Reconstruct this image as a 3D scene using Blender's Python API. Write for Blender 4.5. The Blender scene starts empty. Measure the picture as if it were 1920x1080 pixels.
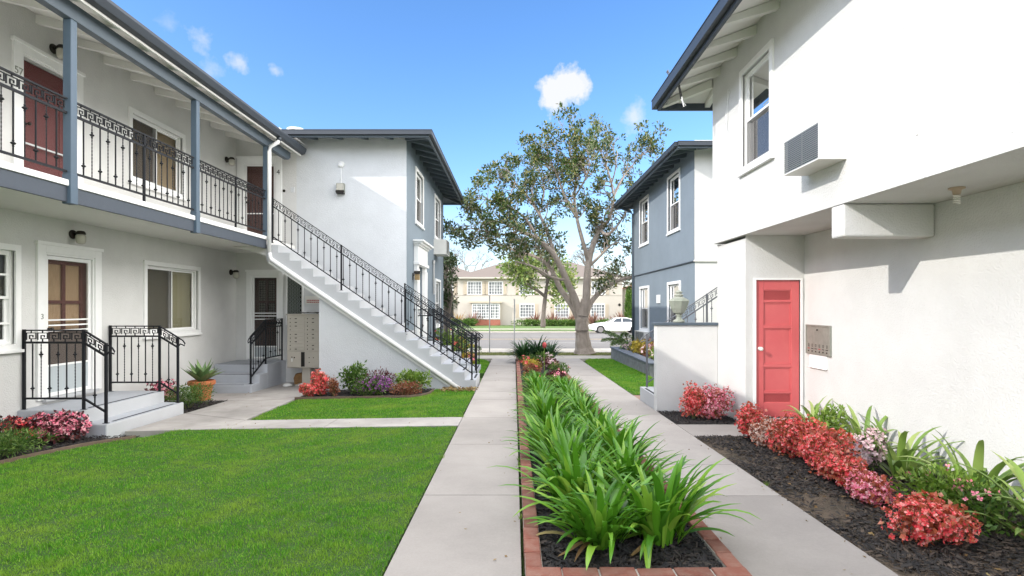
import bpy, bmesh, math, random
import numpy as np
from mathutils import Vector, Matrix
R = math.radians
random.seed(7); rng = np.random.default_rng(11)
SC = bpy.context.scene; COL = SC.collection

# ------------------------------------------------------------------ camera
EYE = 1.6; FP = 1040.0; VX = 964.0; HY = 575.0       # focal length and vanishing point in photo pixels
cd = bpy.data.cameras.new('camera'); cam = bpy.data.objects.new('camera', cd); COL.objects.link(cam)
cam.location = (0, 0, EYE); cam.rotation_euler = (R(90), 0, 0)
cd.sensor_width = 36; cd.lens = FP/1920*36; cd.shift_x = (960-VX)/1920; cd.shift_y = (HY-540)/1920
cd.clip_start = 0.05; cd.clip_end = 1500
SC.camera = cam
# ------------------------------------------------------------------ sun and sky
SUN = Vector((-1, -0.53, 0.61)).normalized()
SUN_EL = math.asin(SUN.z); SUN_ROT = math.atan2(SUN.x, SUN.y)
ld = bpy.data.lights.new('sun', 'SUN'); ld.energy = 2.0; ld.angle = R(0.55); ld.color = (1.0, 0.945, 0.87)
sun = bpy.data.objects.new('sun', ld); COL.objects.link(sun)
sun.rotation_euler = (-SUN).to_track_quat('-Z', 'Y').to_euler(); sun.location = (-20, -10, 20)
W = bpy.data.worlds.new('World'); SC.world = W; W.use_nodes = True
def build_world():
    nt = W.node_tree; N = nt.nodes; L = nt.links; N.clear()
    out = N.new('ShaderNodeOutputWorld'); bg = N.new('ShaderNodeBackground'); bg.inputs[1].default_value = 0.15
    sky = N.new('ShaderNodeTexSky'); sky.sky_type = 'NISHITA'; sky.sun_disc = False
    sky.sun_elevation = SUN_EL; sky.sun_rotation = SUN_ROT % (2*math.pi); sky.altitude = 50
    sky.air_density = 1.0; sky.dust_density = 0.6; sky.ozone_density = 2.0
    tc = N.new('ShaderNodeTexCoord')
    nz = N.new('ShaderNodeTexNoise'); nz.inputs['Scale'].default_value = 26; nz.inputs['Detail'].default_value = 5; nz.inputs['Roughness'].default_value = .62
    L.new(tc.outputs['Generated'], nz.inputs['Vector'])
    nb = N.new('ShaderNodeTexNoise'); nb.inputs['Scale'].default_value = 9; nb.inputs['Detail'].default_value = 3
    L.new(tc.outputs['Generated'], nb.inputs['Vector'])
    def mth(op, a, b=None, c=None, cl=False):
        m = N.new('ShaderNodeMath'); m.operation = op; m.use_clamp = cl
        for i, v in enumerate((a, b, c)):
            if v is None: continue
            if isinstance(v, (int, float)): m.inputs[i].default_value = v
            else: L.new(v, m.inputs[i])
        return m.outputs[0]
    total = None
    # each small cloud: centre direction, radius, density
    for px, py, r, dens, amp in [(1040, 180, 38, .97, 2.0), (1068, 160, 40, .97, 2.0), (1088, 152, 24, .9, 2.2), (1188, 216, 28, .5, 3.0), (450, 118, 20, .42, 4.0), (515, 130, 13, .42, 3.6),
                            (372, 72, 26, .32, 4.2), (392, 136, 22, .22, 4.2), (320, 50, 20, .15, 4.2)]:
        d = Vector((px-VX, FP, HY-py)).normalized()
        vm = N.new('ShaderNodeVectorMath'); vm.operation = 'DISTANCE'
        L.new(tc.outputs['Generated'], vm.inputs[0]); vm.inputs[1].default_value = d
        rr = r/FP*d.y
        t = mth('DIVIDE', vm.outputs['Value'], rr)
        t = mth('SUBTRACT', 1.0, t)
        t = mth('ADD', t, mth('MULTIPLY', mth('SUBTRACT', nz.outputs['Fac'], .5), amp))
        t = mth('MULTIPLY', mth('MULTIPLY', t, 2.2 if dens > .6 else 1.0, cl=True), dens*(1 if dens > .6 else 1.35))
        total = t if total is None else mth('MAXIMUM', total, t)
    sep = N.new('ShaderNodeSeparateXYZ'); L.new(tc.outputs['Generated'], sep.inputs[0])
    # thin bank of pale cloud low over the horizon
    low = mth('SUBTRACT', 1.0, mth('DIVIDE', sep.outputs['Z'], .19)); low = mth('MAXIMUM', low, 0.0)
    wis = mth('MULTIPLY', mth('ADD', mth('MULTIPLY', nb.outputs['Fac'], 1.6), -.15), mth('MULTIPLY', low, .95), cl=True)
    total = mth('MAXIMUM', total, wis)
    # unseen bright cloud overhead, right and behind, added to fill the shaded walls
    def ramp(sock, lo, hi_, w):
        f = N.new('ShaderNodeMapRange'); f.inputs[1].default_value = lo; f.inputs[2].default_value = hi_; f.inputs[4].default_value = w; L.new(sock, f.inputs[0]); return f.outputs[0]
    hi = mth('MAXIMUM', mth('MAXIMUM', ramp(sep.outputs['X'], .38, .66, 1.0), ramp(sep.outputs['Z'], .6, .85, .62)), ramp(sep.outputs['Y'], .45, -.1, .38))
    hi = mth('MULTIPLY', hi, mth('ADD', mth('MULTIPLY', nb.outputs['Fac'], 1.3), FILL_BASE), cl=True)
    hue = N.new('ShaderNodeHueSaturation'); hue.inputs['Saturation'].default_value = SKY_SAT; hue.inputs['Value'].default_value = SKY_VAL
    L.new(sky.outputs[0], hue.inputs['Color'])
    mx = N.new('ShaderNodeMixRGB'); mx.inputs[2].default_value = CLOUD
    L.new(total, mx.inputs[0]); tn = N.new('ShaderNodeMixRGB'); tn.blend_type = 'MULTIPLY'; tn.inputs[0].default_value = 1; tn.inputs[2].default_value = (.97, .965, 1.07, 1); L.new(hue.outputs[0], tn.inputs[1])
    L.new(tn.outputs[0], mx.inputs[1])
    m2 = N.new('ShaderNodeMixRGB'); m2.inputs[2].default_value = FILL_CLOUD; L.new(hi, m2.inputs[0]); L.new(mx.outputs[0], m2.inputs[1]); L.new(m2.outputs[0], bg.inputs[0]); L.new(bg.outputs[0], out.inputs[0])
SKY_SAT = 1.22; SKY_VAL = 1.13; CLOUD = (3.6, 3.65, 3.75, 1); FILL_CLOUD = (28.5, 27.6, 26.2, 1); FILL_BASE = .15
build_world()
SC.view_settings.view_transform = 'Standard'; SC.view_settings.look = 'None'; SC.view_settings.gamma = 1; SC.view_settings.exposure = 0.85
SC.cycles.max_bounces = 8; SC.cycles.diffuse_bounces = 5; SC.cycles.transparent_max_bounces = 10
SC.cycles.use_denoising = True; SC.cycles.sample_clamp_indirect = 6

# ------------------------------------------------------------------ helpers
def PX(px, y): return (px-VX)*y/FP                    # world x of a photo column at depth y
def PZ(py, y): return EYE+(HY-py)*y/FP                # world z of a photo row at depth y
def G(x, y):
    """height of the ground: it falls gently to the street and a little to the left building"""
    if y <= 53: z = -.0144*y
    else: z = -.7632+.004*min(y-53, 60)
    if x < -1: z += .015*max(x+1, -9)*min(1, max(0, (20-y)/4))
    return z

class Fr:
    def __init__(s, o, U, V=(0,0,1), N=None):
        s.o = Vector(o); s.U = Vector(U); s.V = Vector(V); s.N = Vector(N) if N else s.U.cross(s.V)
    def p(s, u, v, n=0): return s.o+s.U*u+s.V*v+s.N*n
WORLD = Fr((0,0,0), (1,0,0), (0,1,0), (0,0,1))

class MB:
    def __init__(s, fr=WORLD): s.v = []; s.f = []; s.m = []; s.fr = fr; s.mi = 0
    def add(s, vs, fs):
        b = len(s.v); s.v += [tuple(s.fr.p(*q)) for q in vs]; s.f += [tuple(b+i for i in f) for f in fs]; s.m += [s.mi]*len(fs); return s
    def box(s, a0, a1, b0, b1, c0, c1):
        return s.add([(a0,b0,c0),(a1,b0,c0),(a1,b1,c0),(a0,b1,c0),(a0,b0,c1),(a1,b0,c1),(a1,b1,c1),(a0,b1,c1)],
              [(0,3,2,1),(4,5,6,7),(0,1,5,4),(1,2,6,5),(2,3,7,6),(3,0,4,7)])
    def quad(s, a, b, c, d): return s.add([a,b,c,d], [(0,1,2,3)])
    def prism(s, pts, ax, c0, c1):
        """pts: 2D polygon; ax = axis of extrusion (0,1,2)"""
        def mk(p, c): q = list(p); q.insert(ax, c); return tuple(q)
        n = len(pts)
        return s.add([mk(p,c0) for p in pts]+[mk(p,c1) for p in pts],
              [tuple(range(n))[::-1], tuple(range(n,2*n))]+[(i,(i+1)%n,n+(i+1)%n,n+i) for i in range(n)])
    def tube(s, pts, r, n=6, cap=True, rs=None, rot=0):
        pts = [Vector(p) for p in pts]; rings = []
        up = Vector((0,0,1)); vs = []
        for i, p in enumerate(pts):
            d = (pts[min(i+1,len(pts)-1)]-pts[max(i-1,0)]).normalized()
            a = d.cross(up)
            if a.length < .05: a = d.cross(Vector((0,1,0)))
            a.normalize(); b = d.cross(a)
            rr = rs[i] if rs else r
            for k in range(n):
                t = 2*math.pi*k/n+rot
                vs.append(tuple(p+a*math.cos(t)*rr+b*math.sin(t)*rr))
        fs = []
        for i in range(len(pts)-1):
            for k in range(n): fs.append((i*n+k, i*n+(k+1)%n, (i+1)*n+(k+1)%n, (i+1)*n+k))
        if cap: fs += [tuple(range(n)), tuple(range((len(pts)-1)*n, len(pts)*n))[::-1]]
        return s.add(vs, fs)
    def lathe(s, prof, c=(0,0,0), n=20, ax=2):
        vs = []; fs = []
        for (r, z) in prof:
            for k in range(n):
                t = 2*math.pi*k/n; q = [r*math.cos(t), r*math.sin(t)]; q.insert(ax, z)
                vs.append((q[0]+c[0], q[1]+c[1], q[2]+c[2]))
        m = len(prof)
        for i in range(m-1):
            for k in range(n): fs.append((i*n+k, i*n+(k+1)%n, (i+1)*n+(k+1)%n, (i+1)*n+k))
        fs += [tuple(range(n)), tuple(range((m-1)*n, m*n))]
        return s.add(vs, fs)
    def build(s, name, mat, parent=None, smooth=False, bevel=0, recalc=True, sub=0):
        me = bpy.data.meshes.new(name); me.from_pydata(s.v, [], s.f)
        for mm in (mat if isinstance(mat, (list, tuple)) else [mat]): me.materials.append(mm)
        if isinstance(mat, (list, tuple)): me.polygons.foreach_set('material_index', s.m)
        if recalc:
            bm = bmesh.new(); bm.from_mesh(me); bmesh.ops.recalc_face_normals(bm, faces=bm.faces); bm.to_mesh(me); bm.free()
        if smooth: me.polygons.foreach_set('use_smooth', [True]*len(me.polygons))
        o = bpy.data.objects.new(name, me); COL.objects.link(o)
        if parent: put(o, parent)
        if bevel:
            b = o.modifiers.new('bevel', 'BEVEL'); b.width = bevel; b.segments = 2; b.limit_method = 'ANGLE'; b.angle_limit = R(40)
        return o
def wm(o): return o.matrix_basis.copy() if o.parent is None else wm(o.parent) @ o.matrix_parent_inverse @ o.matrix_basis
def put(o, parent): o.parent = parent; o.matrix_parent_inverse = wm(parent).inverted()
def tag(o, label=None, cat=None, group=None, kind=None):
    if label: o['label'] = label
    if cat: o['category'] = cat
    if group: o['group'] = group
    if kind: o['kind'] = kind
    return o
def thing(name, loc, label, cat, group=None):
    o = bpy.data.objects.new(name, None); COL.objects.link(o); o.location = loc; o.empty_display_size = .1
    return tag(o, label, cat, group)
def np_mesh(name, V, F, mat, parent=None, smooth=False, mi=None):
    V = np.asarray(V, dtype=np.float32); F = np.asarray(F, dtype=np.int32)
    me = bpy.data.meshes.new(name); me.vertices.add(len(V)); me.vertices.foreach_set('co', V.ravel())
    k = F.shape[1]; me.loops.add(F.size); me.loops.foreach_set('vertex_index', F.ravel())
    me.polygons.add(len(F)); me.polygons.foreach_set('loop_start', np.arange(0, F.size, k, dtype=np.int32))
    for mm in (mat if isinstance(mat, (list, tuple)) else [mat]): me.materials.append(mm)
    if mi is not None: me.polygons.foreach_set('material_index', np.asarray(mi, dtype=np.int32))
    if smooth: me.polygons.foreach_set('use_smooth', [True]*len(F))
    me.update(calc_edges=True); me.validate()
    o = bpy.data.objects.new(name, me); COL.objects.link(o)
    if parent: put(o, parent)
    return o
def copy_tree(src, loc=None, rotz=None, scale=None, label=None):
    r = src.copy(); COL.objects.link(r)
    if loc is not None: r.location = loc
    if rotz is not None: r.rotation_euler = (0, 0, rotz)
    if scale is not None: r.scale = (scale,)*3 if isinstance(scale, (int, float)) else scale
    if label: r['label'] = label
    def rec(a, b):
        for ch in list(a.children):
            if ch.name in done: continue
            c = ch.copy(); COL.objects.link(c); done.add(c.name); c.parent = b; rec(ch, c)
    done = set(); rec(src, r)
    return r

# ------------------------------------------------------------------ materials
def mat(name, col, rough=.7, nscale=0, namt=0, col2=None, bump=0, bscale=80, metal=0, island=0, detail=4, spec=.5, trans=0, big=0, bdist=.01, stretch=None, coat=0):
    """principled surface; noise mixes col with col2; island = brightness variation from piece to piece; big = soft large stains"""
    m = bpy.data.materials.new(name); m.use_nodes = True; nt = m.node_tree; N = nt.nodes; L = nt.links
    bs = N['Principled BSDF']; bs.inputs['Roughness'].default_value = rough; bs.inputs['Metallic'].default_value = metal
    bs.inputs['Specular IOR Level'].default_value = spec
    if coat: bs.inputs['Coat Weight'].default_value = coat; bs.inputs['Coat Roughness'].default_value = .05
    tc = N.new('ShaderNodeTexCoord'); vec = tc.outputs['Object']
    if stretch:
        mp = N.new('ShaderNodeMapping'); mp.inputs['Scale'].default_value = stretch; L.new(vec, mp.inputs[0]); vec = mp.outputs[0]
    c = N.new('ShaderNodeRGB'); c.outputs[0].default_value = (*col, 1); cur = c.outputs[0]
    def mix(fac, a, b, typ='MIX'):
        x = N.new('ShaderNodeMixRGB'); x.blend_type = typ
        if isinstance(fac, (int, float)): x.inputs[0].default_value = fac
        else: L.new(fac, x.inputs[0])
        L.new(a, x.inputs[1])
        if isinstance(b, tuple): x.inputs[2].default_value = b
        else: L.new(b, x.inputs[2])
        return x.outputs[0]
    if nscale:
        n = N.new('ShaderNodeTexNoise'); n.inputs['Scale'].default_value = nscale; n.inputs['Detail'].default_value = detail; L.new(vec, n.inputs['Vector'])
        rp = N.new('ShaderNodeValToRGB'); rp.color_ramp.elements[0].position = .35; rp.color_ramp.elements[1].position = .68; L.new(n.outputs['Fac'], rp.inputs[0])
        ml = N.new('ShaderNodeMath'); ml.operation = 'MULTIPLY'; ml.inputs[1].default_value = namt; L.new(rp.outputs[0], ml.inputs[0])
        c2 = col2 or tuple(x*.6 for x in col)
        cur = mix(ml.outputs[0], cur, (*c2, 1))
    if big:
        n = N.new('ShaderNodeTexNoise'); n.inputs['Scale'].default_value = .9; n.inputs['Detail'].default_value = 6; n.inputs['Roughness'].default_value = .65; L.new(tc.outputs['Object'], n.inputs['Vector'])
        rp = N.new('ShaderNodeMapRange'); rp.inputs[1].default_value = .35; rp.inputs[2].default_value = .7; rp.inputs[3].default_value = 1+big*.4; rp.inputs[4].default_value = 1-big; L.new(n.outputs['Fac'], rp.inputs[0])
        cur = mix(1.0, cur, rp.outputs[0], 'MULTIPLY')
    if island:
        g = N.new('ShaderNodeNewGeometry'); rp = N.new('ShaderNodeMapRange'); rp.inputs[3].default_value = 1-island; rp.inputs[4].default_value = 1+island; L.new(g.outputs['Random Per Island'], rp.inputs[0])
        cur = mix(1.0, cur, rp.outputs[0], 'MULTIPLY')
    L.new(cur, bs.inputs['Base Color'])
    if bump:
        n = N.new('ShaderNodeTexNoise'); n.inputs['Scale'].default_value = bscale; n.inputs['Detail'].default_value = 5; L.new(tc.outputs['Object'], n.inputs['Vector'])
        b = N.new('ShaderNodeBump'); b.inputs['Strength'].default_value = bump; b.inputs['Distance'].default_value = bdist; L.new(n.outputs['Fac'], b.inputs['Height']); L.new(b.outputs[0], bs.inputs['Normal'])
    if trans:
        t = N.new('ShaderNodeBsdfTranslucent'); L.new(cur, t.inputs[0]); mx = N.new('ShaderNodeMixShader'); mx.inputs[0].default_value = trans
        L.new(bs.outputs[0], mx.inputs[1]); L.new(t.outputs[0], mx.inputs[2]); L.new(mx.outputs[0], N['Material Output'].inputs[0])
    return m
def leafmat(name, c1, c2, c3=None, rough=.45, trans=.25, spec=.4):
    """leaf colours picked at random from leaf to leaf"""
    m = bpy.data.materials.new(name); m.use_nodes = True; nt = m.node_tree; N = nt.nodes; L = nt.links
    bs = N['Principled BSDF']; bs.inputs['Roughness'].default_value = rough; bs.inputs['Specular IOR Level'].default_value = spec
    g = N.new('ShaderNodeNewGeometry'); rp = N.new('ShaderNodeValToRGB'); L.new(g.outputs['Random Per Island'], rp.inputs[0])
    e = rp.color_ramp.elements; e[0].color = (*c1, 1); e[1].color = (*(c3 or c2), 1)
    if c3: k = e.new(.62); k.color = (*c2, 1)
    L.new(rp.outputs[0], bs.inputs['Base Color'])
    t = N.new('ShaderNodeBsdfTranslucent'); L.new(rp.outputs[0], t.inputs[0]); mx = N.new('ShaderNodeMixShader'); mx.inputs[0].default_value = trans
    L.new(bs.outputs[0], mx.inputs[1]); L.new(t.outputs[0], mx.inputs[2]); L.new(mx.outputs[0], N['Material Output'].inputs[0])
    return m
def glassmat(name, tint=(.8,.85,.85), refl=.0):
    m = bpy.data.materials.new(name); m.use_nodes = True; nt = m.node_tree; N = nt.nodes; L = nt.links
    N.remove(N['Principled BSDF'])
    tr = N.new('ShaderNodeBsdfTransparent'); tr.inputs[0].default_value = (*tint, 1)
    gl = N.new('ShaderNodeBsdfGlossy'); gl.inputs['Roughness'].default_value = .015
    fr = N.new('ShaderNodeFresnel'); fr.inputs[0].default_value = 1.55
    ad = N.new('ShaderNodeMath'); ad.operation = 'MULTIPLY_ADD'; ad.inputs[1].default_value = 1.15; ad.inputs[2].default_value = refl; ad.use_clamp = True
    L.new(fr.outputs[0], ad.inputs[0])
    mx = N.new('ShaderNodeMixShader'); L.new(ad.outputs[0], mx.inputs[0]); L.new(tr.outputs[0], mx.inputs[1]); L.new(gl.outputs[0], mx.inputs[2]); L.new(mx.outputs[0], N['Material Output'].inputs[0])
    return m
M = {}
M['stucco'] = mat('white_stucco', (.625,.622,.607), .9, 3, .14, (.56,.55,.53), bump=.6, bscale=55, big=.09, bdist=.012, spec=.2)
M['stucco_cool'] = mat('pale_stucco', (.625,.64,.655), .9, 3, .14, (.56,.57,.575), bump=.6, bscale=55, big=.09, bdist=.012, spec=.2)
M['blue'] = mat('slate_blue_stucco', (.19,.23,.265), .9, 4, .25, (.165,.20,.235), bump=.5, bscale=50, big=.08, bdist=.012, spec=.2)
M['trim'] = mat('white_trim_paint', (.80,.80,.79), .45, 12, .08, bump=.05, bscale=30)
M['vinyl'] = mat('white_vinyl', (.82,.82,.81), .35)
M['slate'] = mat('slate_grey_paint', (.075,.10,.125), .55, 9, .25, (.06,.08,.10), bump=.12, bscale=25)
M['post'] = mat('post_blue_paint', (.07,.105,.145), .55, 9, .25, (.055,.085,.12), bump=.12, bscale=25)
M['fascia'] = mat('dark_fascia_paint', (.05,.062,.082), .55, 9, .3, (.04,.05,.065), bump=.12, bscale=25)
M['gutter'] = mat('dark_gutter_metal', (.028,.036,.048), .5, 6, .2)
M['iron'] = mat('black_wrought_iron', (.008,.009,.012), .6, 30, .2, bump=.1, bscale=120, spec=.3)
M['rail_light'] = mat('grey_rail_paint', (.07,.095,.12), .45)
M['soffit'] = mat('soffit_paint', (.74,.73,.70), .8, 6, .15, (.64,.63,.6), bump=.2, bscale=30)
M['soffit_b'] = mat('blue_soffit_paint', (.10,.125,.15), .8, 6, .15)
M['shingle'] = mat('brown_grey_shingles', (.12,.11,.105), .95, 25, .5, (.07,.065,.06), bump=.5, bscale=20)
M['concrete'] = mat('walk_concrete', (.365,.338,.312), .92, 60, .28, (.29,.265,.245), bump=.35, bscale=180, island=.12, big=.17, bdist=.004, spec=.25)
M['concrete_old'] = mat('old_path_concrete', (.385,.362,.34), .92, 5, .4, (.275,.255,.235), bump=.35, bscale=120, island=.10, big=.30, bdist=.004, spec=.25)
M['pave'] = mat('street_concrete', (.46,.42,.36), .92, 9, .2, bump=.2, bscale=100, island=.06, big=.1)
M['steps'] = mat('grey_step_paint', (.40,.42,.455), .7, 5, .25, (.33,.345,.37), bump=.3, bscale=70, big=.08)
M['steps_w'] = mat('pale_step_paint', (.47,.48,.495), .75, 5, .2, (.41,.415,.42), bump=.3, bscale=70, big=.06)
M['grip'] = mat('black_grip_tape', (.018,.02,.025), .9, bump=.4, bscale=300)
M['asphalt'] = mat('asphalt', (.135,.128,.122), .95, 1.4, .5, (.105,.10,.095), bump=.4, bscale=60, big=.12)
M['line_w'] = mat('white_road_paint', (.5,.5,.48), .8, 8, .4, (.3,.3,.29))
M['line_y'] = mat('yellow_road_paint', (.55,.36,.12), .8, 8, .3, (.35,.25,.12))
M['soil'] = mat('dark_soil', (.05,.04,.033), .95, 30, .6, (.025,.02,.018), bump=.9, bscale=60, bdist=.03)
M['soil_dry'] = mat('dry_mulch_soil', (.135,.10,.068), .95, 3.5, .8, (.05,.045,.032), bump=.9, bscale=50, bdist=.03)
M['chip'] = leafmat('bark_chips', (.012,.011,.011), (.035,.03,.027), (.10,.075,.055), rough=.8, trans=0)
M['chip_b'] = leafmat('dark_bark_chips', (.010,.010,.011), (.022,.02,.02), (.06,.048,.04), rough=.8, trans=0)
M['turf'] = mat('turf_ground', (.035,.09,.012), .95, 6, .6, (.06,.11,.02), bump=.8, bscale=90, bdist=.03)
M['turf_far'] = mat('far_turf', (.07,.13,.03), .95, 4, .6, (.10,.15,.04), bump=.8, bscale=40, bdist=.03)
M['turf_dry'] = mat('dry_turf', (.16,.17,.06), .95, 5, .6, (.20,.17,.09), bump=.8, bscale=40, bdist=.03)
M['blade'] = leafmat('grass_blades', (.065,.23,.014), (.13,.40,.022), (.36,.54,.07), rough=.6, trans=.4)
M['brick'] = mat('red_brick', (.20,.07,.048), .9, 14, .65, (.25,.15,.115), bump=.6, bscale=70, island=.22, bdist=.008)
M['mortar'] = mat('mortar', (.38,.35,.31), .95, 20, .4, bump=.5, bscale=80)
M['redpave'] = mat('red_paver', (.28,.16,.12), .9, 12, .5, (.22,.18,.15), bump=.5, bscale=60)
M['glass'] = glassmat('window_glass')
M['glass_d'] = glassmat('dark_glass', (.35,.4,.42), .05)
M['screen'] = mat('insect_screen', (.055,.052,.046), .75, 200, .3)
M['blind'] = mat('cream_blind', (.58,.50,.33), .7)
M['blind_w'] = mat('pale_blind', (.40,.37,.32), .7)
M['dark'] = mat('dark_interior', (.03,.028,.025), .9)
M['curtain'] = mat('tan_curtain', (.62,.43,.25), .9, 8, .5, (.42,.28,.15), stretch=(1,6,1))
M['door_red'] = mat('dark_red_door_paint', (.13,.022,.022), .5, 6, .2)
M['door_brown'] = mat('brown_red_door', (.10,.04,.03), .55, 6, .2)
M['coral'] = mat('coral_red_paint', (.56,.105,.11), .42, 5, .3, (.62,.15,.145), bump=.15, bscale=30, big=.06)
M['panel'] = mat('screen_door_panel', (.42,.46,.48), .5)
M['bronze'] = mat('dark_bronze', (.03,.026,.022), .4, metal=.6)
M['lampglass'] = mat('frosted_lamp_glass', (.48,.46,.40), .25)
M['bulb'] = mat('bulb_white', (.75,.73,.68), .4)
M['pipe'] = mat('white_pipe_paint', (.80,.80,.80), .35, 10, .1)
M['ac'] = mat('ac_cream_metal', (.70,.69,.65), .45, 5, .15, big=.05)
M['fin'] = mat('ac_fin_blue', (.06,.10,.13), .4, metal=.5)
M['steel'] = mat('brushed_steel_plate', (.29,.30,.26), .45, 14, .6, (.20,.215,.18), metal=.2, big=.15)
M['mail'] = mat('postal_beige_metal', (.50,.46,.39), .45, 6, .12)
M['black'] = mat('black_plastic', (.015,.015,.016), .4)
M['paper'] = mat('white_paper', (.72,.71,.68), .8)
M['newsp'] = mat('dark_newspaper', (.12,.11,.10), .8, 20, .5, (.4,.38,.35))
M['redink'] = mat('red_print', (.38,.05,.05), .7)
M['card'] = mat('brown_cardboard', (.30,.16,.06), .85, 12, .5, (.10,.06,.03))
M['terra'] = mat('terracotta', (.50,.16,.06), .8, 8, .35, (.36,.10,.04), bump=.3, bscale=60)
M['urn'] = mat('weathered_stone_urn', (.25,.275,.225), .9, 8, .5, (.33,.33,.29), bump=.5, bscale=50)
M['bark'] = mat('pale_tree_bark', (.38,.32,.265), .95, 7, .7, (.23,.19,.155), bump=1.0, bscale=22, bdist=.04, stretch=(1,1,.35))
M['bark_d'] = mat('grey_bark', (.16,.135,.115), .95, 7, .5, bump=.8, bscale=22, bdist=.03)
M['magn'] = leafmat('glossy_tree_leaves', (.022,.055,.010), (.06,.105,.02), (.22,.19,.06), rough=.35, trans=.15, spec=.5)
M['small'] = leafmat('young_tree_leaves', (.07,.13,.025), (.16,.23,.05), (.30,.32,.11), rough=.45, trans=.25)
M['dkleaf'] = leafmat('dark_green_leaves', (.015,.035,.012), (.035,.065,.02), (.08,.11,.04))
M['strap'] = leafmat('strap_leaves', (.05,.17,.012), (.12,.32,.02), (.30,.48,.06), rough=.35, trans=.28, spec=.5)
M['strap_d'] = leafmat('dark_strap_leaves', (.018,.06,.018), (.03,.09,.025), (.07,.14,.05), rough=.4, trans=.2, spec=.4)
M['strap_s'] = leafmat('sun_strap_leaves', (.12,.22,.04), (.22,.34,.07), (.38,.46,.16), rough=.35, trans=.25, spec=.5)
M['dead'] = leafmat('dry_strap_leaves', (.16,.09,.035), (.27,.18,.07), (.36,.30,.12), rough=.7, trans=.1)
M['beg_leaf'] = leafmat('bronze_begonia_leaves', (.26,.07,.03), (.50,.13,.06), (.62,.32,.22), rough=.4, trans=.2)
M['beg_red'] = leafmat('coral_begonia_petals', (.80,.04,.06), (.90,.13,.13), (.92,.42,.38), rough=.5, trans=.25)
M['beg_pink'] = leafmat('pink_begonia_petals', (.80,.12,.24), (.88,.30,.38), (.92,.62,.62), rough=.5, trans=.25)
M['pinkwhite'] = leafmat('pale_pink_petals', (.62,.38,.42), (.72,.52,.54), (.78,.68,.66), rough=.5, trans=.25)
M['peach'] = leafmat('peach_white_petals', (.62,.35,.26), (.72,.55,.45), (.78,.7,.62), rough=.5, trans=.25)
M['green1'] = leafmat('fresh_shrub_leaves', (.04,.10,.015), (.085,.17,.025), (.18,.26,.06))
M['green2'] = leafmat('lime_shrub_leaves', (.10,.20,.02), (.17,.28,.035), (.28,.36,.08))
M['darkred'] = leafmat('maroon_leaves', (.05,.012,.014), (.12,.03,.035), (.22,.08,.07))
M['copper'] = leafmat('copper_leaves', (.16,.05,.025), (.28,.10,.05), (.38,.20,.11))
M['purple'] = leafmat('purple_petals', (.14,.02,.16), (.26,.05,.28), (.48,.18,.45))
M['yellow'] = leafmat('yellow_shrub_leaves', (.34,.24,.02), (.50,.38,.04), (.55,.48,.12))
M['agave'] = leafmat('agave_leaves', (.10,.19,.07), (.16,.25,.09), (.25,.33,.15), rough=.5, trans=.05)
M['stem'] = mat('green_stem', (.10,.12,.04), .8)
M['edging'] = mat('wood_edging', (.16,.11,.08), .9, 20, .4)
M['stone'] = mat('blue_grey_stone', (.20,.21,.215), .9, 6, .6, (.11,.115,.12), bump=.8, bscale=14, bdist=.03)
M['stone_cap'] = mat('slate_cap', (.13,.15,.185), .8, 8, .4, bump=.3, bscale=30)
M['house'] = mat('cream_house_stucco', (.46,.42,.37), .9, 4, .1, bump=.3, bscale=30)
M['house_t'] = mat('tan_shutter_paint', (.45,.385,.30), .7)
M['house_roof'] = mat('brown_tile_roof', (.135,.112,.098), .9, 3, .3, (.14,.11,.095), bump=.6, bscale=8)
M['redtile'] = mat('red_tile_roof', (.33,.13,.085), .9, 3, .3, bump=.6, bscale=8)
M['brickfar'] = mat('far_brick', (.36,.13,.09), .9, 12, .4)
M['carpaint'] = mat('white_car_paint', (.80,.80,.80), .25, coat=.6)
M['tyre'] = mat('tyre_rubber', (.02,.02,.02), .8)
M['rim'] = mat('alloy_rim', (.35,.33,.32), .3, metal=.8)
M['carglass'] = mat('car_window_glass', (.02,.03,.04), .06, spec=.8)
M['galv'] = mat('galvanised_steel', (.45,.45,.44), .45, metal=.6)
M['wire'] = mat('black_cable', (.03,.03,.03), .6)

def patchy(m, col, scale=1.3, lo=.42, hi=.72, amt=.65, fine=9):
    """mix a second colour into a leaf material in soft patches of the ground"""
    nt = m.node_tree; N = nt.nodes; L = nt.links; bs = N['Principled BSDF']; src = bs.inputs['Base Color'].links[0].from_socket
    tc = N.new('ShaderNodeTexCoord'); f = None
    for sc, w in ((scale, 1.0), (fine, .45)):
        n = N.new('ShaderNodeTexNoise'); n.inputs['Scale'].default_value = sc; n.inputs['Detail'].default_value = 4; L.new(tc.outputs['Object'], n.inputs['Vector'])
        r = N.new('ShaderNodeMapRange'); r.inputs[1].default_value = lo; r.inputs[2].default_value = hi; r.inputs[4].default_value = amt*w; L.new(n.outputs['Fac'], r.inputs[0])
        x = N.new('ShaderNodeMixRGB'); x.inputs[2].default_value = (*col, 1) if w == 1 else (col[0]*.35, col[1]*.5, col[2]*.35, 1); L.new(r.outputs[0], x.inputs[0]); L.new(src, x.inputs[1]); src = x.outputs[0]
    for l in list(bs.inputs['Base Color'].links): L.remove(l)
    L.new(src, bs.inputs['Base Color'])
    for n in N:
        if n.bl_idname == 'ShaderNodeBsdfTranslucent': L.new(src, n.inputs[0])
patchy(M['blade'], (.34,.48,.06), 1.8, .45, .72, .8, 7)

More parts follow.
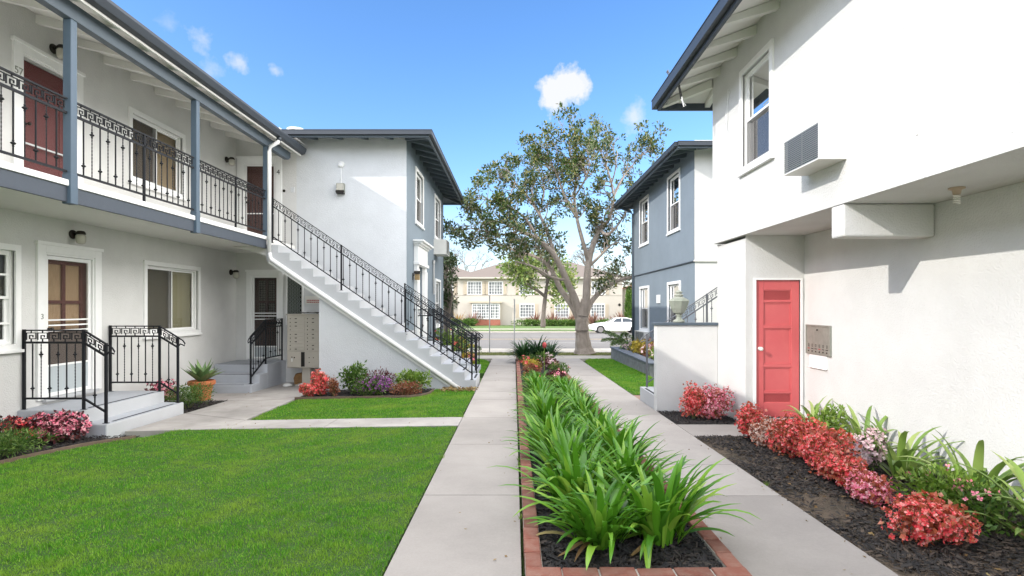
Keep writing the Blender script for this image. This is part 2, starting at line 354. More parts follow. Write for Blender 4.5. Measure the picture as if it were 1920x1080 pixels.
# ------------------------------------------------------------------ the ground and what lies on it
def sheet(name, polys, off, m, thick=0, parent=None, kind='structure', step=1.0, jit=0):
    """flat polygons laid on the ground, cut every metre so they follow it; thick > 0 gives them sides"""
    if not isinstance(polys[0][0], (list, tuple)): polys = [polys]
    V = []; Fc = []
    for poly in polys:
        bm = bmesh.new(); f = bm.faces.new([bm.verts.new((x, y, 0)) for x, y in poly])
        if f.normal.z < 0 or (f.normal_update() or f.normal.z < 0): f.normal_flip()
        xs = [p[0] for p in poly]; ys = [p[1] for p in poly]
        cuts = [(-1.0, 0)] if min(xs) < -1 < max(xs) else []
        sx = step if max(xs)-min(xs) < 30 else 20; sy = step if max(ys)-min(ys) < 40 else 40
        k = math.ceil(min(xs)/sx)
        while k*sx < max(xs): cuts.append((k*sx, 0)); k += 1
        k = math.ceil(min(ys)/sy)
        while k*sy < max(ys): cuts.append((k*sy, 1)); k += 1
        for yk in (16, 20, 26, 53): cuts.append((yk, 1))
        for c, ax in cuts:
            bmesh.ops.bisect_plane(bm, geom=bm.verts[:]+bm.edges[:]+bm.faces[:], plane_co=(c, 0, 0) if ax == 0 else (0, c, 0), plane_no=(1,0,0) if ax == 0 else (0,1,0))
        if thick:
            be = [e for e in bm.edges if e.is_boundary]
            r = bmesh.ops.extrude_edge_only(bm, edges=be)
            low = {g for g in r['geom'] if isinstance(g, bmesh.types.BMVert)}
        else: low = set()
        b = len(V); idx = {}
        for i, v in enumerate(bm.verts):
            idx[v] = b+i; z = G(v.co.x, v.co.y)+off-(thick if v in low else 0)
            if jit and v not in low: z += random.uniform(-jit, jit)
            V.append((v.co.x, v.co.y, z))
        for f in bm.faces: Fc.append([idx[v] for v in f.verts])
        bm.free()
    me = bpy.data.meshes.new(name); me.from_pydata(V, [], Fc); me.materials.append(m); o = bpy.data.objects.new(name, me); COL.objects.link(o)
    if kind: o['kind'] = kind
    if parent: put(o, parent)
    return o
def rect(x0, x1, y0, y1): return [(x0,y0),(x1,y0),(x1,y1),(x0,y1)]
sheet('ground', [rect(-300,-60,-60,600), rect(-60,60,-60,600), rect(60,300,-60,600)], -.14, M['turf_far'])
# the two long walks, poured in panels
g = .005
def panels(x0, x1, ys, jx=0): return [rect(x0, x1, a+g, b-g) for a, b in zip(ys[:-1], ys[1:])]
sheet('left_walk', panels(-.80, .045, [-3, .4, 2.1, 3.0, 4.92, 6.85, 8.62, 10.46, 11.55, 13.5, 15.5, 17.5, 20.2]), 0, M['concrete'], .12)
sheet('right_walk', panels(1.41, 2.36, [-3, -.5, 2.0, 4.9, 5.92, 8.9, 11.8, 14.6, 17.4, 20.2]), 0, M['concrete'], .12)
sheet('cross_path', [rect(-2.75, -.81, 8.02, 8.68), rect(-4.2, -2.76, 8.02, 8.68), [(-5.58,7.95),(-4.21,8.02),(-4.21,8.68),(-5.58,9.4)]], -.004, M['concrete_old'], .12)
sheet('back_path', [[(-5.57,9.42),(-4.21,8.69),(-4.3,10.82),(-5.57,10.82)], rect(-6.84,-4.3,10.83,12.6), rect(-6.84,-4.3,12.61,13.69), rect(-4.29,-2.7,12.61,13.69)], -.004, M['concrete_old'], .12)
sheet('door_slab', rect(2.37, 3.52, 7.32, 8.09), -.002, M['concrete'], .12)
sheet('red_paving', rect(2.37, 4.8, 10.45, 11.15), -.02, M['redpave'], .1)
sheet('street_pavement', [rect(-40+4*k+g, -36+4*k-g, 20.21, 21.75) for k in range(20)], 0, M['pave'], .1)
sheet('kerb', [rect(-40+4*k+g, -36+4*k-g, 23.6, 26.2) for k in range(20)]+[rect(-2.0,2.4,21.76,23.59)][:0], .0, M['pave'], .1)
sheet('road', rect(-60, 60, 26.21, 52.6), -.09, M['asphalt'])
sheet('far_kerb', rect(-60, 60, 52.6, 52.9), .02, M['pave'], .12)
sheet('far_pavement', rect(-60, 60, 56.5, 57.8), .05, M['pave'], .12)
def roadline(name, y, w, m, segs):
    o = sheet(name, [rect(a, b, y-w/2, y+w/2) for a, b in segs], -.085, m); return o
roadline('near_lane_dashes', 27.6, .13, M['line_w'], [(-2.6+6.2*k, -.6+6.2*k) for k in range(-4, 6)])
roadline('lane_dashes', 33.2, .13, M['line_w'], [(-9.5+12*k, -6.6+12*k) for k in range(-2, 5)])
roadline('centre_lines', 38.0, .12, M['line_y'], [(-60, 60)]); roadline('centre_line_far', 38.4, .12, M['line_y'], [(-60, 60)])
roadline('far_lane_line', 43.6, .13, M['line_w'], [(-60, 60)])
sheet('verge', [rect(-40,-2.5,21.76,23.59), rect(-2.5,40,21.76,23.59)], -.015, M['turf_dry'])
sheet('far_lawn', [rect(-60,60,52.9,56.5), rect(-60,60,57.8,90)], .03, M['turf_far'])
# lawns
LAWN1 = [(-.82,-2.0),(-.82,7.99),(-4.9,7.99),(-5.0,7.62),(-5.25,7.35),(-5.5,7.05),(-5.72,6.5),(-5.85,5.9),(-5.95,4.5),(-5.95,-2.0)]
LAWN2 = [(-.83,8.70),(-.83,11.7),(-1.0,12.0),(-1.7,12.0),(-1.72,11.3),(-1.85,10.98),(-2.1,10.84),(-4.22,10.84),(-4.2,9.2),(-4.15,8.70)]
LAWN3 = [(2.39,11.18),(3.55,11.18),(3.55,20.18),(2.75,20.18),(2.55,19.7),(2.39,18.6)]
LAWN4 = [(-.83,15.2),(-.83,18.6),(-.98,19.6),(-1.25,20.18),(-3.0,20.18),(-3.0,19.0),(-1.6,17.5),(-1.6,15.2)]
for nm, p in (('front_lawn', LAWN1), ('stair_lawn', LAWN2), ('right_lawn', LAWN3), ('street_lawn', LAWN4)): sheet(nm, p, -.012, M['turf'], .12, step=.5)
def inside(P, poly):
    x, y = P[:,0], P[:,1]; c = np.zeros(len(P), bool); n = len(poly)
    for i in range(n):
        x1, y1 = poly[i]; x2, y2 = poly[(i+1) % n]
        if y1 == y2: continue
        c ^= ((y1 > y) != (y2 > y)) & (x < (x2-x1)*(y-y1)/(y2-y1)+x1)
    return c
Gv = np.vectorize(G)
def grass(name, poly, n, h, w, m, label, ymin=None, near=1.0):
    """one triangle per blade, thicker on the ground near the viewer's end of the lawn"""
    P = np.array(poly); lo = P.min(0).copy(); hi = P.max(0)
    if ymin is not None: lo[1] = ymin
    Q = rng.random((int(n*1.6), 2)); Q[:,1] = Q[:,1]**near; Q = lo+(hi-lo)*Q
    Q = Q[inside(Q, poly)][:n]; n = len(Q); Q = Q+rng.normal(size=Q.shape)*.012
    z = Gv(Q[:,0], Q[:,1])-.012
    clump = (.75+.5*np.sin(Q[:,0]*5.1+np.sin(Q[:,1]*3.7)*2)*np.sin(Q[:,1]*6.3+np.sin(Q[:,0]*4.1)*2)*.5)*(.8+.4*np.sin(Q[:,0]*17+Q[:,1]*9)*np.sin(Q[:,1]*21-Q[:,0]*7))
    a = rng.random(n)*2*np.pi; hh = h*(.55+.7*rng.random(n))*clump; ww = w*(.6+.8*rng.random(n))
    lean = rng.random(n)*.9*hh; la = rng.random(n)*2*np.pi
    b = np.stack([Q[:,0], Q[:,1], z], 1); d = np.stack([np.cos(a), np.sin(a), 0*a], 1)*ww[:,None]/2
    t = b+np.stack([np.cos(la)*lean, np.sin(la)*lean, hh], 1)
    V = np.stack([b-d, b+d, t], 1).reshape(-1, 3); F = np.arange(3*n).reshape(-1, 3)
    o = np_mesh(name, V, F, m); return tag(o, label, 'grass', kind='stuff')
grass('lawn_grass', LAWN1, 210000, .034, .006, M['blade'], 'mown green grass covering the large front lawn', ymin=2.9, near=1.35)
grass('lawn_grass', LAWN2, 45000, .035, .008, M['blade'], 'mown green grass on the small lawn below the long stair')
grass('lawn_grass', LAWN3, 35000, .04, .011, M['blade'], 'mown green grass on the strip of lawn by the stone planter')
grass('lawn_grass', LAWN4, 16000, .05, .014, M['blade'], 'mown green grass on the far left strip near the street')
VRG = rect(-9, 9, 21.8, 23.55)
M['blade_dry'] = leafmat('dry_grass_blades', (.10,.15,.03), (.19,.22,.06), (.34,.30,.14), rough=.7, trans=.3)
grass('verge_grass', VRG, 26000, .05, .016, M['blade_dry'], 'thin yellowish grass on the street verge under the big tree')

# beds
def bed(name, poly, off, m): return sheet(name, poly, off, m, .1, step=.25, jit=.012)
PLANT = rect(.17, 1.29, 3.33, 20.2)
bed('planter_soil', PLANT, .03, M['soil'])
RBED = [(2.37,-1.5),(4.23,-1.5),(4.23,8.09),(3.53,8.09),(3.53,7.31),(2.37,7.31)]
bed('right_bed_soil', RBED, -.02, M['soil_dry'])
SBED = [(2.37,8.10),(3.37,8.10),(3.37,9.19),(2.37,9.19)]
bed('small_bed_soil', SBED, -.02, M['soil'])
LBED = [(-6.84,-1.5),(-5.96,-1.5),(-5.96,4.5),(-5.86,5.9),(-5.73,6.5),(-5.51,7.05),(-5.26,7.35),(-5.1,7.64),(-6.84,7.64)]
bed('left_bed_soil', LBED, -.025, M['soil'])
POTBED = [(-6.84,9.46),(-5.6,9.46),(-5.58,10.82),(-6.84,10.82)]
bed('pot_bed_soil', POTBED, -.025, M['soil'])
STBED = [(-4.28,10.86),(-2.1,10.86),(-1.87,11.0),(-1.74,11.3),(-1.72,12.06),(-4.28,12.06)]
bed('stair_bed_soil', STBED, -.015, M['soil'])
def chips(name, poly, n, size, m, off, label, ymin=None, near=1.0, gap=False):
    P = np.array(poly); lo = P.min(0).copy(); hi = P.max(0)
    if ymin is not None: lo[1] = ymin
    Q = rng.random((n*3, 2)); Q[:,1] = Q[:,1]**near; Q = lo+(hi-lo)*Q; Q = Q[inside(Q, poly)]
    if gap: Q = Q[(np.sin(Q[:,0]*4.3+np.sin(Q[:,1]*2.1)*2)+np.sin(Q[:,1]*3.7+Q[:,0]*2.2)+rng.normal(size=len(Q))*.55+np.clip(Q[:,0]-2.6,-.4,.6)*2.2) > -.75]
    Q = Q[:n]; n = len(Q)
    z = Gv(Q[:,0], Q[:,1])+off+rng.random(n)*.02; c = np.stack([Q[:,0], Q[:,1], z], 1)
    a = rng.random(n)*2*np.pi; L = size*(.4+1.1*rng.random(n)); w = L*(.18+.3*rng.random(n)); tl = (rng.random(n)-.5)*.9; tw = (rng.random(n)-.5)*.9
    u = np.stack([np.cos(a)*L, np.sin(a)*L, tl*L], 1)/2; v = np.stack([-np.sin(a)*w, np.cos(a)*w, tw*w], 1)/2
    k = np.stack([0*a, 0*a, w*.35], 1)
    V = np.stack([c-u-v, c+u-v*.6, c+u+v*.6, c-u+v, c-u*.9+k, c+u*.9+k], 1).reshape(-1, 3)
    b = (np.arange(n)*6)[:,None]; F = np.concatenate([b+np.array([[0,1,5,4]]), b+np.array([[4,5,2,3]])], 0)
    return tag(np_mesh(name, V, F, m), label, 'mulch', kind='stuff')
chips('bark_mulch', PLANT, 15000, .045, M['chip_b'], .04, 'dark bark mulch inside the brick planter', near=1.7)
chips('bark_mulch', RBED, 22000, .042, M['chip'], -.01, 'coarse dark bark mulch in the bed along the white wall', ymin=1.9, gap=True)
chips('bark_mulch', SBED, 2500, .04, M['chip_b'], -.01, 'dark bark mulch in the small bed by the low wall')
chips('bark_mulch', LBED, 4500, .045, M['chip_b'], -.015, 'dark bark mulch in the left bed beside the porch', ymin=4.5)
chips('bark_mulch', POTBED, 1500, .045, M['chip_b'], -.015, 'dark bark mulch around the terracotta pot')
chips('bark_mulch', STBED, 4000, .045, M['chip_b'], -.005, 'dark bark mulch in the bed under the stair wall')
# brick kerb round the long planter
def brick_planter():
    X0, X1, Y0, Y1 = .062, 1.395, 3.22, 20.2; w = .115; top = .085
    t = thing('brick_planter', (.7, 3.22, G(.7,3.22)), 'long narrow planter edged with a low course of worn red bricks', 'planter')
    bk = MB(); mo = MB()
    def brick(cx, cy, dx, dy):
        j = lambda a=.003: random.uniform(-a, a)
        x0, x1, y0, y1 = cx-dx/2+.006+j(), cx+dx/2-.006+j(), cy-dy/2+.006+j(), cy+dy/2-.006+j(); h = top+j(.004)
        zb = lambda x, y: G(x, y)-.05
        c = .006
        vs = [(x0,y0,zb(x0,y0)),(x1,y0,zb(x1,y0)),(x1,y1,zb(x1,y1)),(x0,y1,zb(x0,y1))]
        vs += [(x, y, G(x,y)+h-c) for x, y in ((x0,y0),(x1,y0),(x1,y1),(x0,y1))]
        vs += [(x, y, G(x,y)+h+j(.002)) for x, y in ((x0+c,y0+c),(x1-c,y0+c),(x1-c,y1-c),(x0+c,y1-c))]
        bk.add(vs, [(0,1,5,4),(1,2,6,5),(2,3,7,6),(3,0,4,7),(4,5,9,8),(5,6,10,9),(6,7,11,10),(7,4,8,11),(8,9,10,11)])
    n = 81; dy = (Y1-Y0-w)/n
    for k in range(n):
        y = Y0+w+dy*(k+.5); brick(X0+w/2, y, w, dy); brick(X1-w/2, y, w, dy)
    n = 6; dx = (X1-X0)/n
    for k in range(n): brick(X0+dx*(k+.5), Y0+w/2, dx, w); brick(X0+dx*(k+.5), Y1+w/2, dx, w)
    bk.build('bricks', M['brick'], t)
    k = Y0
    def seg(x0, x1, y0, y1):
        mo.add([(x0,y0,G(x0,y0)-.05),(x1,y0,G(x1,y0)-.05),(x1,y1,G(x1,y1)-.05),(x0,y1,G(x0,y1)-.05),(x0,y0,G(x0,y0)+top-.012),(x1,y0,G(x1,y0)+top-.012),(x1,y1,G(x1,y1)+top-.012),(x0,y1,G(x0,y1)+top-.012)],
               [(0,3,2,1),(4,5,6,7),(0,1,5,4),(1,2,6,5),(2,3,7,6),(3,0,4,7)])
    seg(X0+.006, X0+w-.004, Y0+.006, Y1+w-.006); seg(X1-w+.004, X1-.006, Y0+.006, Y1+w-.006)
    seg(X0+w-.003, X1-w+.003, Y0+.008, Y0+w-.006); seg(X0+w-.003, X1-w+.003, Y1+.006, Y1+w-.008)
    mo.build('mortar', M['mortar'], t)
brick_planter()

# ------------------------------------------------------------------ parts of buildings
FA = Fr((-6.85,0,0), (0,1,0))                 # left building's wall: u = along Y, faces right
FB = Fr((0,13.7,0), (1,0,0))                  # the wall at the back of the court: u = X, faces the viewer
def left_facing(x): return Fr((x,0,0), (0,1,0), (0,0,1), (-1,0,0))
def wall(name, fr, u0, u1, v0, v1, m, parent, holes=(), depth=.14, n0=0, thick=None):
    mb = MB(fr); us = sorted({u0, u1}|{h[0] for h in holes}|{h[1] for h in holes}); vs = sorted({v0, v1}|{h[2] for h in holes}|{h[3] for h in holes})
    for i in range(len(us)-1):
        for j in range(len(vs)-1):
            a, b, c, d = us[i], us[i+1], vs[j], vs[j+1]; mu, mv = (a+b)/2, (c+d)/2
            if any(h[0] < mu < h[1] and h[2] < mv < h[3] for h in holes): continue
            mb.quad((a,c,n0),(b,c,n0),(b,d,n0),(a,d,n0))
    for (a, b, c, d) in holes:
        e = n0-depth
        mb.quad((a,c,n0),(a,d,n0),(a,d,e),(a,c,e)); mb.quad((b,c,n0),(b,c,e),(b,d,e),(b,d,n0))
        mb.quad((a,c,n0),(a,c,e),(b,c,e),(b,c,n0)); mb.quad((a,d,n0),(b,d,n0),(b,d,e),(a,d,e))
    return mb.build(name, m, parent, recalc=False)
def fbox(mb, u0, u1, v0, v1, w, n0, n1):
    """rectangular frame of bar width w"""
    mb.box(u0, u1, v1-w, v1, n0, n1); mb.box(u0, u1, v0, v0+w, n0, n1); mb.box(u0, u0+w, v0+w, v1-w, n0, n1); mb.box(u1-w, u1, v0+w, v1-w, n0, n1)
def blind(fr, u0, u1, v0, v1, n, m, parent, pitch=.05):
    mb = MB(fr); k = int((v1-v0)/pitch)
    for i in range(k):
        v = v0+pitch*i; mb.quad((u0,v,n+.012),(u1,v,n+.012),(u1,v+pitch*1.04,n-.010),(u0,v+pitch*1.04,n-.010))
    mb.quad((u0-.01,v0-.02,n-.02),(u1+.01,v0-.02,n-.02),(u1+.01,v1+.03,n-.02),(u0-.01,v1+.03,n-.02))
    mb.build('blind', m, parent, recalc=False)
def window(parent, fr, u0, u1, v0, v1, kind='hung', trim=.085, proud=.03, scr=None, bl=None, fm=None, sashes=None, label=None):
    """outer trim u0..u1, v0..v1; the opening inside it is recessed"""
    fm = fm or M['vinyl']; a, b, c, d = u0+trim, u1-trim, v0+trim, v1-trim
    mb = MB(fr); fbox(mb, u0, u1, v0, v1, trim, -.02, proud); mb.box(u0-.02, u1+.02, v0-.03, v0+.012, -.02, proud+.025)
    f = mb.build('window', M['trim'], parent, bevel=.004)
    if label: f['label'] = label
    s = MB(fr); fbox(s, a, b, c, d, .028, -.11, -.035)
    gl = MB(fr); sc = None
    if kind == 'hung':
        m_ = (c+d)/2; fbox(s, a+.028, b-.028, m_-.02, d-.028, .035, -.075, -.045); fbox(s, a+.028, b-.028, c+.028, m_+.022, .042, -.10, -.072)
        gl.quad((a+.05,m_,-.06),(b-.05,m_,-.06),(b-.05,d-.05,-.06),(a+.05,d-.05,-.06))
        sc = (a+.03, b-.03, c+.03, m_-.018)
        gl.quad((a+.05,c+.05,-.09),(b-.05,c+.05,-.09),(b-.05,m_,-.09),(a+.05,m_,-.09))
    elif kind == 'slide':
        m_ = (a+b)/2; fbox(s, a+.028, m_+.03, c+.028, d-.028, .035, -.075, -.045); fbox(s, m_-.03, b-.028, c+.028, d-.028, .035, -.10, -.078)
        gl.quad((a+.05,c+.05,-.09),(b-.05,c+.05,-.09),(b-.05,d-.05,-.09),(a+.05,d-.05,-.09))
        sc = (a+.06, m_-.005, c+.06, d-.06)
    s.build('sash', fm, f); gl.build('pane', M['glass'], f, recalc=False)
    if scr != 0 and sc:
        q = MB(fr); q.quad((sc[0],sc[2],-.043),(sc[1],sc[2],-.043),(sc[1],sc[3],-.043),(sc[0],sc[3],-.043)); q.build('screen', M['screenmesh'], f, recalc=False)
    blind(fr, a, b, c, d, -.13, bl or M['blind'], f)
    return f
def meshmat(name, col, holes=.4):
    m = mat(name, col, .8); nt = m.node_tree; N = nt.nodes; L = nt.links; b = N['Principled BSDF']; t = N.new('ShaderNodeBsdfTransparent'); x = N.new('ShaderNodeMixShader'); x.inputs[0].default_value = holes
    L.new(b.outputs[0], x.inputs[1]); L.new(t.outputs[0], x.inputs[2]); L.new(x.outputs[0], N['Material Output'].inputs[0]); return m
M['screenmesh'] = meshmat('fly_screen', (.07,.065,.06), .42)
def number(txt, loc, size, fr, parent, m):
    c = bpy.data.curves.new('door_number', 'FONT'); c.body = txt; c.size = size; c.extrude = .004; c.align_x = 'CENTER'; c.materials.append(m)
    tmp = bpy.data.objects.new('door_number', c); COL.objects.link(tmp); bpy.context.view_layer.update(); me = bpy.data.meshes.new_from_object(tmp); bpy.data.objects.remove(tmp); o = bpy.data.objects.new('door_number', me); COL.objects.link(o); p = fr.p(*loc)
    mt = Matrix((fr.U, fr.V, fr.N)).transposed().to_4x4(); mt.translation = p; o.matrix_basis = mt; put(o, parent); return o
def door_screen(parent, fr, u0, u1, v0, v1, style, trim=.14, label=None):
    """casing with a white screen door in front of a coloured door. u0..u1, v0..v1 is the opening"""
    mb = MB(fr)
    mb.box(u0-trim, u0, v0, v1+trim, -.02, .035); mb.box(u1, u1+trim, v0, v1+trim, -.02, .035); mb.box(u0, u1, v1, v1+trim, -.02, .035)
    mb.box(u0-trim-.02, u1+trim+.02, v1+trim-.03, v1+trim+.02, -.02, .055)
    mb.box(u0, u0+.03, v0, v1, -.10, .018); mb.box(u1-.03, u1, v0, v1, -.10, .018); mb.box(u0+.03, u1-.03, v1-.03, v1, -.10, .018)
    d = mb.build('door', M['trim'], parent, bevel=.003)
    if label: d['label'] = label
    a, b = u0+.035, u1-.035; top = v1-.035
    s = MB(fr)
    if style == 'white':
        fbox(s, a, b, v0+.02, top, .055, -.045, -.015)
        for v in (v0+.98, v0+1.06, v0+1.14): s.box(a+.055, b-.055, v, v+.022, -.04, -.012)
        s.box(a+.055, b-.055, v0+.46, v0+.49, -.045, -.015)
        s.build('screen_door', M['vinyl'], d)
        p = MB(fr); p.box(a+.055, b-.055, v0+.075, v0+.46, -.036, -.026); p.build('kick_panel', M['panel'], d)
        q = MB(fr); q.quad((a+.055,v0+.49,-.03),(b-.055,v0+.49,-.03),(b-.055,top-.055,-.03),(a+.055,top-.055,-.03)); q.build('screen', M['screenmesh2'], d, recalc=False)
        lo = MB(fr); lo.box(a+.06, b-.06, v0+.5, v0+.97, -.06, -.05); lo.build('lower_panel', M['brownmesh'], d)
    elif style == 'security':
        fbox(s, a, b, v0+.02, top, .04, -.045, -.015)
        for v in (v0+.98, v0+1.06, v0+1.13): s.box(a+.04, b-.04, v, v+.02, -.04, -.012)
        s.box(a+.04, b-.04, v0+.30, v0+.33, -.045, -.015); s.build('screen_door', M['vinyl'], d)
        q = MB(fr); q.quad((a+.04,v0+.33,-.03),(b-.04,v0+.33,-.03),(b-.04,top-.04,-.03),(a+.04,top-.04,-.03)); q.build('screen', M['screenmesh'], d, recalc=False)
        p = MB(fr); p.box(a+.04, b-.04, v0+.06, v0+.30, -.036, -.026); p.build('kick_panel', M['panel'], d)
    else:
        fbox(s, a, b, v0+.02, top, .03, -.045, -.015); s.box(a+.03, b-.03, v0+.74, v0+.765, -.04, -.012); s.build('screen_door', M['galv'] if style == 'red' else M['vinyl'], d)
        q = MB(fr); q.quad((a+.03,v0+.04,-.03),(b-.03,v0+.04,-.03),(b-.03,top-.03,-.03),(a+.03,top-.03,-.03)); q.build('screen', M['screenmesh3'], d, recalc=False)
    # the door itself, glazed above
    dm = {'white': M['door_red'], 'security': M['door_brown'], 'red': M['door_red2'], 'brown': M['door_brown']}[style]
    n1 = -.09; L_ = MB(fr)
    if style in ('white', 'security'):
        L_.box(a, b, v0+.02, v0+1.0, n1-.04, n1); L_.box(a, a+.11, v0+1.0, top, n1-.04, n1); L_.box(b-.11, b, v0+1.0, top, n1-.04, n1)
        L_.box(a+.11, b-.11, top-.11, top, n1-.04, n1); mu = (a+b)/2; L_.box(mu-.03, mu+.03, v0+1.0, top-.11, n1-.03, n1-.003); mv = v0+1.42
        L_.box(a+.11, b-.11, mv-.025, mv+.025, n1-.028, n1-.005); L_.build('door_leaf', dm, d)
        c = MB(fr); c.quad((a+.1,v0+.98,n1-.035),(b-.1,v0+.98,n1-.035),(b-.1,top-.1,n1-.035),(a+.1,top-.1,n1-.035)); c.build('curtain', M['curtain'] if style == 'white' else M['dotcurtain'], d, recalc=False)
    else:
        L_.box(a, b, v0+.02, top, n1-.04, n1); fbox(L_, a+.1, b-.1, v0+.25, top-.15, .05, n1-.01, n1+.012); L_.build('door_leaf', dm, d)
    h = MB(fr); hu = a+.06 if style != 'security' else b-.06
    h.lathe([(.0,.0),(.022,.0),(.022,.012),(.009,.016),(.009,.04),(.024,.05),(.026,.065),(.018,.078),(0,.08)], (hu, v0+1.02, -.02), 12); h.build('handle', M['bronze'], d, smooth=True)
    th = MB(fr); th.box(u0-.04, u1+.04, v0-.03, v0+.015, -.1, .07); th.build('threshold', M['steps_w'], d)
    return d
M['screenmesh2'] = meshmat('brown_fly_screen', (.09,.07,.055), .62); M['screenmesh3'] = meshmat('red_fly_screen', (.10,.06,.055), .62)
M['brownmesh'] = mat('brown_woven_screen', (.15,.125,.115), .8, 90, .5, (.08,.065,.06), stretch=(1,1,3))
M['door_red2'] = mat('deep_red_door', (.20,.028,.03), .5, 6, .2)
def lattice_mat():
    m = mat('pebbled_curtain', (.17,.165,.14), .8); nt = m.node_tree; N = nt.nodes; L = nt.links
    v = N.new('ShaderNodeTexVoronoi'); v.inputs['Scale'].default_value = 17; v.inputs['Randomness'].default_value = .15; tc = N.new('ShaderNodeTexCoord'); L.new(tc.outputs['Object'], v.inputs['Vector'])
    r = N.new('ShaderNodeValToRGB'); r.color_ramp.elements[0].position = .3; r.color_ramp.elements[0].color = (.22,.21,.18,1); r.color_ramp.elements[1].position = .55; r.color_ramp.elements[1].color = (.04,.04,.035,1)
    L.new(v.outputs['Distance'], r.inputs[0]); L.new(r.outputs[0], N['Principled BSDF'].inputs['Base Color']); return m
M['dotcurtain'] = lattice_mat()

def wall_lamp(name, p, N, label):
    """jelly-jar lamp: round backplate, arm, cap and glass"""
    N = Vector(N); k_ = 1.3; fr = Fr(p, Vector((0,0,1)).cross(N)*k_, Vector((0,0,k_)), N*k_); t = thing(name, p, label, 'lamp', 'jar lamps on the white walls')
    a = MB(fr); a.lathe([(0,0),(.055,0),(.055,.012),(.04,.03),(0,.03)], (0,0,0), 16); a.tube([(0,0,.02),(0,.03,.07),(0,.02,.10)], .016, 8); a.build('bracket', M['bronze'], t, smooth=True)
    c = MB(Fr(fr.p(0,0,.10), (k_,0,0), (0,k_,0), (0,0,k_))); c.lathe([(0,.045),(.035,.04),(.05,.02),(.052,0),(0,0)], n=16); c.build('cap', M['bronze'], t, smooth=True)
    g_ = MB(Fr(fr.p(0,0,.10), (k_,0,0), (0,k_,0), (0,0,k_))); g_.lathe([(.04,-.001),(.052,-.02),(.052,-.075),(.042,-.105),(.02,-.115),(0,-.115)], n=16)
    g_.build('glass', M['lampglass'], t, smooth=True); return t

